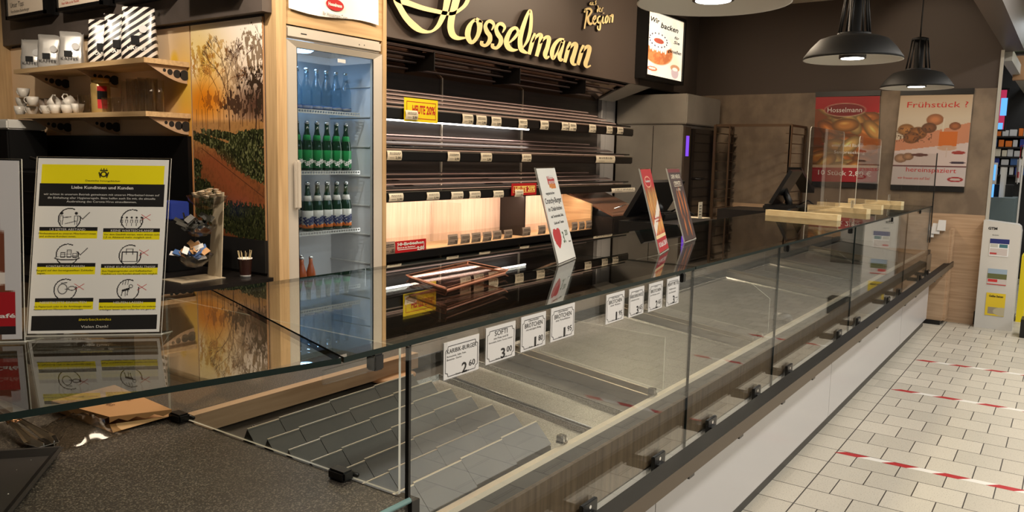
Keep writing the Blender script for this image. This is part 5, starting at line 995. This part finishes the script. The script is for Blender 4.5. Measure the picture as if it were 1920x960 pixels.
lean_stand(((1248, 308), (1275, 307), (1306, 447), (1284, 455)), dk, 70, 100, [('DER NEUE', .52, .86, .70, .05, 'card_cream'), ('SNACK', .55, .77, .46, .05, 'card_cream'), ('1.95', .52, .69, .3, .03, 'card_cream')], 'dark brown baguette notice in a clear stand, right of the red one')
# ---- plastic money tray with bag print on the top glass
t = thing('cutting_tray', 'rose tinted clear plastic tray stack lying on the top glass', 'tray', (1.8, 1.45, TG))
for k, (dz, s_, off) in enumerate(((.0, 1.0, 0), (.022, .95, .02))):
    q = [at(767, 522, z=TG+dz), at(838, 545, z=TG+dz), at(948, 512, z=TG+dz), at(876, 497, z=TG+dz)]
    m = MB(); m.slab(q, Z*.004, side=1); cc = sum(q, Vector())/4
    for i in range(4):
        a, b = q[i], q[(i+1) % 4]; m.slab([a+Z*.004, b+Z*.004, b+(b-cc)*.05+Z*.010, a+(a-cc)*.05+Z*.010], (a-cc).normalized()*.003, side=1)
    m.obj('tray_sheet', ['rose_acrylic', 'rose_edge_glint'], t)
# ---- wooden holders with acrylic sheets
def holder(pa, pb, label, grp='wooden bar holders on the far glass'):
    zt = TG+.036; a, b = at(*pa, z=zt), at(*pb, z=zt); d = (b-a).normalized(); n = Vector((-d.y, d.x, 0)); a = b-d*.50; m = MB(); m.slab([a-Z*.036, b-Z*.036, b-Z*.036+n*.045, a-Z*.036+n*.045], Z*.036)
    return tag(m.obj('wooden_holder', 'cut_wood'), label, 'holder', grp), b
hs = [holder((1437, 393), (1570, 403), 'pale wooden bar holder nearest the viewer on the top glass'), holder((1507, 383), (1625, 392), 'pale wooden bar holder, second from the viewer'), holder((1545, 379), (1653, 385), 'pale wooden bar holder, third from the viewer'), holder((1592, 372), (1690, 378), 'pale wooden bar holder farthest away, by the end glass')]
def pane(pl, xl, xr, yy, label):
    zt = at(*pl, x=xl).z; z0 = TG+.04
    yy = at(*pl, x=xl).y if yy is None else yy
    m = MB(); r = .025; pts = [(xl, yy, z0), (xr, yy, z0), (xr, yy, zt-r), (xr-r*.3, yy, zt-r*.3), (xr-r, yy, zt), (xl+r, yy, zt), (xl+r*.3, yy, zt-r*.3), (xl, yy, zt-r)]
    m.slab(pts, Y*.004, side=1); return tag(m.obj('acrylic_sheet', ['guard_acrylic', 'acrylic_edge']), label, 'sheet', 'upright acrylic sheets on the wooden holders')
pane((1521, 237), 5.10, 5.98, None, 'tall upright acrylic sheet in the two nearer wooden holders'); pane((1613, 255), 6.34, 7.15, None, 'upright acrylic sheet in the two farther wooden holders')
for k, (b, lab) in enumerate(((hs[1][1], 'small clear clip on the second wooden holder'), (hs[3][1], 'small clear clip on the farthest wooden holder'))):
    m = MB(); x_, y_ = b.x, b.y+.10; m.slab([(x_-.01, y_, TG+.037), (x_+.06, y_, TG+.037), (x_+.06, y_, TG+.09), (x_-.01, y_, TG+.09)], Y*.003, side=1); tag(m.obj('acrylic_clip', ['acrylic', 'acrylic_edge']), lab, 'clip', 'small acrylic clips')
# ================================================================ THINGS ON THE STONE WORKTOP
SZ = .8025
t = thing('baking_sheet', 'black baking sheet with crumbs on the stone worktop at bottom left', 'baking tray', (.6, 1.7, SZ))
p = [at(112, 840, z=SZ+.014), at(15, 960, z=SZ+.014)]; e1 = (p[1]-p[0]).normalized(); e2 = at(0, 842, z=SZ+.014)-p[0]; e2 = (e2-e1*e2.dot(e1)).normalized(); A = p[0]; Bq = A+e1*.36; Cq = Bq+e2*.42; Dq = A+e2*.42
m = MB(); cc = (A+Cq)/2; low = [q+(cc-q).normalized()*.022-Z*.012 for q in (A, Bq, Cq, Dq)]; top = [A, Bq, Cq, Dq]; m.slab(low, Z*.0015)
for i in range(4): m.slab([top[i], top[(i+1) % 4], low[(i+1) % 4], low[i]], Z*.0018)
for i in range(4):
    a, b = top[i], top[(i+1) % 4]; o_ = ((a+b)/2-cc).normalized()*.008; m.slab([a, b, b+o_, a+o_], Z*.0018)
m.obj('sheet', 'sheet_black', t); m = MB()
for k in range(60):
    u, v = random.uniform(.03, .34), random.uniform(.03, .38); q = A+e1*u+e2*v-Z*.0105; s_ = random.uniform(.0008, .0022); m.add([q+Vector((s_, 0, 0)), q+Vector((0, s_, 0)), q+Vector((-s_, 0, 0)), q+Vector((0, -s_, 0)), q+Vector((0, 0, s_)), q-Vector((0, 0, s_*.2))], [(0, 1, 4), (1, 2, 4), (2, 3, 4), (3, 0, 4), (1, 0, 5), (2, 1, 5), (3, 2, 5), (0, 3, 5)])
o = m.obj('crumbs', 'white', t); o['kind'] = 'stuff'
t = thing('serving_tongs', 'steel serving tongs with copper pivot beside the black baking sheet', 'tongs', (.75, 1.85, SZ))
a, b = at(10, 778, z=SZ+.03), at(92, 832, z=SZ+.01); d = (b-a); n = Vector((-d.y, d.x, 0)).normalized()
for s_ in (-1, 1):
    m = MB(); pts = [a-d*1.2+n*s_*.004, a+n*s_*.008, a+d*.45+n*s_*.012, a+d*.8+n*s_*.018-Z*.004, b+n*s_*.010-Z*.003]; 
    for i in range(4):
        w0, w1 = [.006, .007, .009, .017, .012][i], [.006, .007, .009, .017, .012][i+1]; m.slab([pts[i]-Z*w0*.6+n*0, pts[i+1]-Z*w1*.6, pts[i+1]+Z*w1*.6, pts[i]+Z*w0*.6], n*.0018*s_)
        m.slab([pts[i]-n*w0*.9, pts[i+1]-n*w1*.9, pts[i+1]+n*w1*.9, pts[i]+n*w0*.9], Z*.0015)
    m.obj('tong_arm', 'chrome', t)
m = MB(); m.tube([a+d*.2-n*.014, a+d*.2+n*.014], .007, 10); m.obj('pivot', 'copper', t)
t = thing('bread_bag', 'crumpled brown paper bread bag with printed words on the stone worktop', 'paper bag', (.95, 1.78, SZ))
def bagsurf(px, zz): return [at(x, y, z=SZ+z) for (x, y), z in zip(px, zz)]
m = MB(); m.add(bagsurf([(70, 742), (200, 700), (320, 772), (215, 800), (120, 775), (150, 768), (330, 770), (205, 812), (110, 770)], [.03, .035, .028, .020, .03, .04, .018, .002, .006]), [(0, 1, 2, 5), (5, 2, 6, 3), (0, 5, 3, 4), (3, 6, 7), (4, 3, 7, 8)])
q = [at(95, 752, z=SZ+.032), at(215, 722, z=SZ+.034), at(322, 768, z=SZ+.028), at(205, 782, z=SZ+.030)]; low = [at(100, 770, z=SZ+.001), at(225, 742, z=SZ+.001), at(330, 778, z=SZ+.001), at(212, 812, z=SZ+.001)]
m = MB(); m.slab(q, Z*.0006); m.slab(low, Z*.0008)
m.slab([q[0], q[1], low[1], low[0]], Vector((.0006, .0006, 0))); m.slab([q[0], q[3], low[3]+(low[0]-low[3])*.35, low[0]], Vector((.0006, 0, .0003)))
for k in range(7):
    u0, u1 = k/7, (k+1)/7; j = .004*(1 if k % 2 else -1); a_ = q[3]+(q[2]-q[3])*u0; b_ = q[3]+(q[2]-q[3])*u1; m.slab([a_, b_, b_-Z*(.010+j), a_-Z*(.010-j)], Vector((-.0006, -.0006, 0)))
m.obj('bag_paper', ['kraft'], t)
m = MB(); m.slab([low[3]+Z*.0012, low[2]+Z*.0012, q[2]-Z*.012+(low[2]-q[2])*.2, q[3]-Z*.018], Vector((.0005, .0005, 0))); m.obj('open_mouth', 'kraft_in', t)
m = MB(); U = (q[1]-q[0]).normalized(); V = (q[0]-q[3]); V = (V-U*V.dot(U)).normalized()
U2 = (q[3]-q[0]).normalized(); V2 = Z.cross(U2)
for k, s in enumerate(('haben was', 'besonderes')): m.text(s, q[0]+U2*.03+V2*(.10-.05*k)+Z*.0025, U2, V2, .13, .02, align=0)
m.obj('lettering', 'kraft_ink', t)
t = thing('plastic_bag', 'crumpled clear plastic bag lying in front of the paper bag', 'bag', (.9, 1.75, SZ))
m = MB(); rng = random.Random(8); N_ = 10; g = [[None]*(N_+1) for _ in range(N_+1)]; c0 = at(160, 806, z=SZ); 
for i in range(N_+1):
    for j in range(N_+1):
        u, v = i/N_-.5, j/N_-.5; g[i][j] = Vector((c0.x+u*.16+v*.05, c0.y+v*.20, SZ+.003+max(0, .030*(1-4*u*u)*(1-4*v*v)+rng.uniform(-.006, .010)*(abs(u) < .49 and abs(v) < .49))))
m.add([g[i][j] for i in range(N_+1) for j in range(N_+1)], [(i*(N_+1)+j, (i+1)*(N_+1)+j, (i+1)*(N_+1)+j+1, i*(N_+1)+j+1) for i in range(N_) for j in range(N_)], True); m.obj('film', 'film', t)
# ================================================================ POSTERS ON THE END WALL
def wposter(name, q, fn, W, Hh, texts, label):
    xx = 8.425; tl, tr, br, bl = [at(*p, x=xx) for p in q]; t = thing(name, label, 'poster', (xx, (bl.y+br.y)/2, bl.z))
    MB().box(xx-.006, xx+.02, tr.y-.005, tl.y+.005, tl.z, tl.z+.05).obj('clamp_bar', 'black', t); MB().box(xx-.006, xx+.02, br.y, bl.y, bl.z-.05, bl.z).obj('clamp_bar', 'black', t)
    m = MB(); m.slab([tl, tr, br, bl], X*.002); m.obj('sheet', 'paper', t)
    P = Pic(W, Hh, C8(230, 220, 200)); fn(P); P.a *= .84; e = X*-.0012; P.place('printed_picture', tl+e, tr+e, br+e, bl+e, 'print', t)
    w_, h = (tr-tl).length, (tl-bl).length; U = (tr-tl).normalized(); V = (tl-bl).normalized(); cols = sorted({x[5] for x in texts}); m = MB()
    for (s, cx, cyy, ww, hh, c) in texts: m.m = cols.index(c); m.text(s, bl+U*(w_*cx)+V*(h*cyy)-X*.0022, U, V, w_*ww, h*hh, align=.5)
    m.obj('lettering', cols, t)
def pr(P):
    P.a[:] = C8(150, 74, 30); rolls(P, 5, BC, 70, .12, .86); P.rect(0, 0, 1, .14, C8(196, 20, 28)); P.mix((P.y < .14+.05*P.x)*1.0, C8(196, 20, 28)); P.rect(0, .83, 1, 1, C8(186, 24, 40)); P.ell(.5, .815, .8, .018, C8(238, 206, 170))
    P.ell(.47, .155, .26, .085, C8(238, 216, 180)); P.ell(.47, .155, .25, .076, C8(150, 22, 26))
wposter('bread_poster', ((1530, 182), (1650, 180), (1644, 342), (1522, 340)), pr, 90, 120, [('Hosselmann', .47, .820, .54, .055, 'ink_white'), ('unser Bund Bäcker', .55, .42, .5, .035, 'ink_white'), ('Senioresekung', .58, .34, .48, .035, 'ink_white'), ('10 Stück 2,80 €', .52, .085, .84, .055, 'ink_white')], 'red bread roll poster reading 10 Stück 2,80 on the concrete wall')
def bf(P):
    P.a[:] = C8(234, 214, 186); P.mix(np.clip(1-P.y*4, 0, 1), C8(214, 184, 150)); P.mix((P.y > .50-.20*P.x)*1.0, C8(226, 150, 110)); P.mix((P.y > .62-.10*P.x)*1.0, C8(236, 214, 206))
    rng = random.Random(2)
    for (cx, cyy, r, c) in ((.52, .27, .09, C8(224, 140, 84)), (.13, .38, .09, C8(206, 138, 70)), (.30, .42, .10, C8(186, 116, 54)), (.45, .36, .08, C8(150, 92, 50)), (.22, .47, .09, C8(176, 106, 50)), (.80, .34, .06, C8(190, 110, 60)), (.10, .70, .07, C8(214, 160, 120)), (.20, .68, .06, C8(206, 150, 110))): P.ell(cx, cyy, r, r*.75, tuple(v*.7 for v in c)); P.ell(cx, cyy, r*.92, r*.66, c, 0, .7)
    P.mix((P.noise(60, 4, 1) > .66)*(P.x < .5)*(P.y > .36)*(P.y < .52)*.6, C8(80, 46, 24)); P.rect(.60, .40, .84, .56, C8(232, 120, 36)); P.rect(.63, .26, .66, .40, C8(240, 224, 200)); P.ell(.72, .58, .10, .03, C8(224, 180, 150)); P.line(.72, .58, .72, .68, .01, C8(226, 200, 184)); P.rect(0, .78, 1, .795, C8(120, 70, 70)); P.rect(.0, .795, 1, 1, C8(222, 208, 204))
    P.ell(.36, .66, .09, .018, C8(110, 60, 50)); P.ell(.88, .63, .07, .02, C8(176, 60, 50)); P.ell(.88, .74, .08, .014, C8(60, 44, 60)); P.ell(.87, .925, .08, .03, C8(176, 40, 44)); P.ell(.87, .925, .055, .016, C8(222, 200, 190))
wposter('breakfast_poster', ((1689, 179), (1825, 177), (1808, 350), (1670, 346)), bf, 90, 125, [('Frühstück ?', .53, .865, .84, .062, 'red_ink'), ('hereinspaziert', .55, .155, .70, .05, 'red_ink'), ('wir freuen uns auf Sie!', .32, .07, .46, .028, 'red_ink')], 'breakfast poster reading Frühstück with rolls and orange juice on the concrete wall')
# ================================================================ PENDANT LAMPS
def lamp(name):
    t = thing(name, 'x', 'lamp', (0, 0, 0), 'black pendant lamps over the counter'); m = MB(); m.open = True
    m.lathe([(.062, .120), (.125, .117), (.168, .102), (.208, .060), (.241, .014), (.243, .0), (.237, .0), (.20, .034), (.12, .055), (.0, .058)], n=40, mis=[0, 0, 0, 0, 0, 1, 1, 1, 1]); m.obj('shade', ['lamp_black', 'lamp_in'], t)
    m = MB(); m.lathe([(.0, .06), (.066, .058), (.066, .008), (.058, .008)], n=28); s_ = m.obj('light_housing', 'dark_metal', t); m = MB(); m.lathe([(.0, .0065), (.056, .0065), (.056, .012)], n=28); m.obj('light_disc', 'lamp_disc', t)
    m = MB(); m.lathe([(.082, .118), (.082, .135), (.030, .138), (.030, .34), (.02, .345)], n=20); m.obj('neck', 'lamp_black', t)
    for k in range(8):
        a = k*math.pi/4; MB().tube([(.077*math.cos(a), .077*math.sin(a), .13), (.050*math.cos(a), .050*math.sin(a), .345)], .0055, 6).obj('cage_rod', 'lamp_black', t)
    MB().lathe([(.055, .335), (.055, .350), (.02, .36), (0, .36)], n=20).obj('cage_cap', 'lamp_black', t); MB().tube([(0, 0, .355), (0, 0, 1.1)], .005, 6).obj('cable', 'black', t)
    return t
L0 = lamp('pendant_lamp'); L0['label'] = 'black pendant lamp with white inside, middle one above the counter'; L0.location = (4.465, 1.0, 1.998)
L1 = dup(L0, (6.488, 1.0, 2.02), .2, 'black pendant lamp farthest away above the wooden holders'); L2 = dup(L0, (2.52, 1.0, 1.965), .1, 'pendant lamp cut off by the top edge of the view')
for (x, z) in ((4.465, 2.06), (6.488, 2.085), (2.52, 2.03)): spot('pendant_light', (x, 1.0, z), (x, 1.0, 0), 26, WARM, 110, .5, .05)
# ================================================================ END OF THE COUNTER: PILLAR, CARDS, STAND, MARKET BEYOND
t = thing('wooden_partition', 'light oak partition with sloping top beside the counter end', 'partition', (8.3, .96, 0))
m = MB(); m.hexa([(8.22, .89, .04), (8.25, .89, .04), (8.25, 1.7, .04), (8.22, 1.7, .04), (8.22, .89, .885), (8.25, .89, .885), (8.25, 1.7, .70), (8.22, 1.7, .70)]); m.obj('front_board', 'oak_pale', t)
MB().box(8.25, 8.44, .87, .90, .04, .89).obj('side_board', 'oak_pale', t); MB().box(8.21, 8.44, .905, 1.6, 0, .04).obj('plinth', 'black', t)
for k in range(5):
    a = at(1722+11*k, 446-6*k, x=8.20); m = MB(); z = a.z; m.slab([(8.17, a.y+.035, z-.05), (8.17, a.y-.035, z-.05), (8.21, a.y-.03, z+.045), (8.21, a.y+.03, z+.045)], X*.006); m.slab([(8.17, a.y+.035, z-.05), (8.17, a.y-.035, z-.05), (8.235, a.y-.03, z-.05), (8.235, a.y+.03, z-.05)], Z*.003)
    tag(m.obj('folded_card', 'card'), f'small pale folded card on the sloping oak partition, {ORD[k]} from the left', 'card', 'folded cards on the partition')
ls = thing('leaflet_stand', 'white leaflet stand with printed panels beside the oak wall', 'stand', (8.5, .5, 0)); P0_, P1_ = at(1827, 609, z=0), at(1898, 617, z=0)
y0, y1 = .64, .345; m = MB(); pts = [(8.33, y1, 0), (8.33, y0, 0), (8.33, y0, .985), (8.33, y1+.03, .96), (8.33, y1+.008, .94), (8.33, y1, .90)]; m.slab(pts, X*.20); m.obj('body', 'white_plastic', ls)
ls_x = 8.329
def leaf(px, fn, nm):
    tl, br = at(px[0], px[1], x=ls_x), at(px[2], px[3], x=ls_x); P = Pic(30, 40, C8(230, 230, 230)); fn(P); P.place(nm, (ls_x-.004, tl.y, tl.z), (ls_x-.004, br.y, tl.z), (ls_x-.004, br.y, br.z), (ls_x-.004, tl.y, br.z), 'print', ls); MB().box(ls_x-.0035, ls_x, br.y, tl.y, br.z, tl.z).obj('leaflet_holder', 'white_plastic', ls)
def f1(P): P.rect(0, 0, 1, .28, C8(30, 40, 110)); P.rect(.5, .3, .95, .5, C8(60, 110, 120)); P.rect(.05, .3, .45, .5, C8(190, 190, 180)); P.rect(.05, .55, .95, .95, C8(200, 190, 186)); P.rect(.05, .8, .4, .9, C8(180, 60, 60))
def f2(P): P.rect(0, 0, 1, .35, C8(150, 170, 190)); P.rect(0, .3, 1, .62, C8(96, 100, 60)); P.rect(0, .62, 1, 1, C8(200, 190, 186)); P.rect(.05, .66, .55, .82, C8(200, 50, 50)); P.rect(0, .94, 1, 1, C8(190, 40, 40))
def f3(P): P.a[:] = C8(226, 196, 40); P.mix((P.y > .62)*(P.y < .92)*(P.x > .12)*(P.x < .95), C8(150, 140, 120)); P.ell(.85, .8, .35, .2, C8(190, 180, 150))
leaf((1857, 447, 1890, 482), f1, 'blue_leaflet'); leaf((1853, 503, 1886, 536), f2, 'landscape_leaflet'); leaf((1850, 548, 1882, 594), f3, 'yellow_leaflet')
m = MB(); c = at(1853, 430, x=ls_x); m.text('GTM', (ls_x-.002, c.y, c.z), -Y, Z, .07, .022, bold=.03); c = at(1856, 440, x=ls_x); m.text('Die Karten', (ls_x-.002, c.y-.02, c.z-.005), -Y, Z, .05, .010); c = at(1853, 556, x=ls_x-.006); m.text('Gelbe Seiten', (ls_x-.006, c.y-.005, c.z), -Y, Z, .11, .018, bold=.03); m.obj('lettering', 'ink', ls)
# market beyond
def pbox(q, x, dx, name, mt, label, cat, grp=None, r=0, zb=None, zt=None):
    a, b = at(q[0], q[3], x=x), at(q[2], q[1], x=x); m = MB(); m.box(x, x+dx, b.y, a.y, zb if zb is not None else max(a.z, 0.001), zt if zt else b.z); return tag(m.obj(name, mt), label, cat, grp)
mk = thing('cigarette_shelf', 'dark shelf full of small packs behind the checkout', 'shelf', (12.5, .3, 0)); MB().box(12.4, 12.8, -.9, 1.6, .0, 2.9).obj('back', 'black_matt', mk)
zs = [at(1880, y, x=12.2).z for y in (254, 274, 292, 308, 326)]
rng = random.Random(3)
for r_, z in enumerate(zs):
    MB().box(12.15, 12.4, -.9, 1.5, z-.03, z-.01).obj('shelf_board', 'dark_metal', mk)
n_ = 0
for r_, z in enumerate(zs):
    y = 1.15
    k = 0
    while y > .15:
        w_ = rng.uniform(.05, .09); m = MB(); m.bbox(12.18, 12.25, y-w_, y-.006, z-.0095, z+rng.uniform(.06, .10), .003)
        tag(m.obj('cigarette_pack', rng.choice(['card', 'blue_label', 'card_cream', 'blue_pack', 'orange', 'card'])), f'small pack on shelf row {ORD[r_]} from top behind the checkout, {ORD[k]} from left' if k < 13 else 'small pack at the right end behind the checkout', 'pack', 'small packs behind the checkout'); y -= w_+rng.uniform(0, .02); k += 1
m = MB(); a = at(1868, 246, x=10.4); b = at(1893, 165, x=10.4); t = thing('wall_screen', 'red and blue advertising screen hanging beyond the door post', 'screen', (10.4, (a.y+b.y)/2, a.z)); MB().box(10.4, 10.45, b.y, a.y, a.z, b.z).obj('casing', 'black', t)
MB().box(10.39, 10.4, b.y+.02, a.y, a.z+.02, b.z-.02).obj('picture', 'pink_lit', t); MB().box(10.385, 10.39, b.y+.03, a.y, a.z+.02, a.z+.09).box(10.385, 10.39, a.y-.08, a.y-.02, a.z+.17, a.z+.36).obj('blue_bar', 'blue_lit', t)
mo = pbox((1853, 305, 1871, 345), 9.6, .04, 'checkout_monitor', 'white_plastic', 'small checkout monitor with blue screen', 'monitor'); 
a, b = at(1856, 338, x=9.59), at(1868, 309, x=9.59); m = MB(); m.box(9.592, 9.599, b.y, a.y, a.z, b.z); m.box(9.61, 9.63, (a.y+b.y)/2-.02, (a.y+b.y)/2+.02, at(1860, 372, x=9.6).z, a.z-.02); m.obj('monitor_picture', 'blue_lit', mo)
pbox((1872, 314, 1886, 372), 9.7, .25, 'till_housing', 'white_plastic', 'white till housing beside the small monitor', 'till'); pbox((1850, 372, 1903, 440), 9.5, .6, 'checkout_counter', 'teal_grey', 'grey checkout counter beyond the leaflet stand', 'counter', zb=0)
pbox((1855, 347, 1900, 368), 9.9, .3, 'checkout_keyboard', 'black', 'dark keyboard on the grey checkout counter', 'keyboard')
pbox((1908, 270, 1920, 420), 9.2, .05, 'checkout_divider', 'white_plastic', 'grey upright divider at the right edge beside the checkout', 'divider', zb=0)
pbox((1908, 480, 1930, 560), 8.9, .3, 'yellow_display', 'yellow', 'yellow display partly visible at the right edge', 'display', zb=0)
t = thing('shopping_bag', 'red and white carrier bag hanging at the checkout', 'bag', (9.3, -.2, 1)); a, b = at(1903, 345, x=9.3), at(1916, 296, x=9.3); m = MB(); m.bbox(9.3, 9.36, b.y, a.y, a.z, b.z, .015); m.obj('bag_body', 'card', t); MB().tube([(9.33, (a.y+b.y)/2, b.z-.01), (9.33, (a.y+b.y)/2, b.z+.12), (9.25, b.y-.06, b.z+.12)], .004, 6).obj('bag_strap', 'red', t); m = MB(); m.bbox(9.295, 9.34, b.y+.01, a.y-.01, a.z+.05, a.z+.13, .01); m.obj('bag_print', 'red', t)
gs = thing('green_sign', 'bright green backlit sign at the top right corner', 'sign', (9.2, .2, 2.4)); a, b = at(1896, 97, x=9.2), at(1960, 8, x=9.2); MB().box(9.2, 9.3, b.y, a.y, a.z-.03, b.z+.05).obj('casing', 'dark_metal', gs); MB().box(9.19, 9.2, b.y, a.y-.03, a.z, b.z).obj('lit_face', 'green_lit', gs)
pbox((1886, -30, 1897, 100), 9.1, .1, 'sign_post', 'alu', 'pale metal upright left of the green sign', 'post')
a, b = at(1858, 92, x=10.2), at(1890, 24, x=10.2); m = MB(); m.box(10.2, 10.3, b.y, a.y, a.z, 3.068); struct(m, 'trim_8', 'teal_grey')
a, b = at(1850, 24, x=10.0), at(1882, 0, x=10.0); m = MB(); m.box(10.0, 10.1, b.y, a.y, a.z, 3.068); struct(m, 'trim_9', 'kraft')
pbox((1898, 100, 1935, 150), 9.9, .1, 'picture_panel', 'tan', 'small picture panel below the green sign', 'panel')
m = MB(); c = at(1917, 630, z=0); m.box(c.x-.1, c.x+.1, c.y-.15, c.y+.02, .002, .16); tag(m.obj('dark_mat_box', 'black'), 'dark object on the floor at the right edge', 'box')
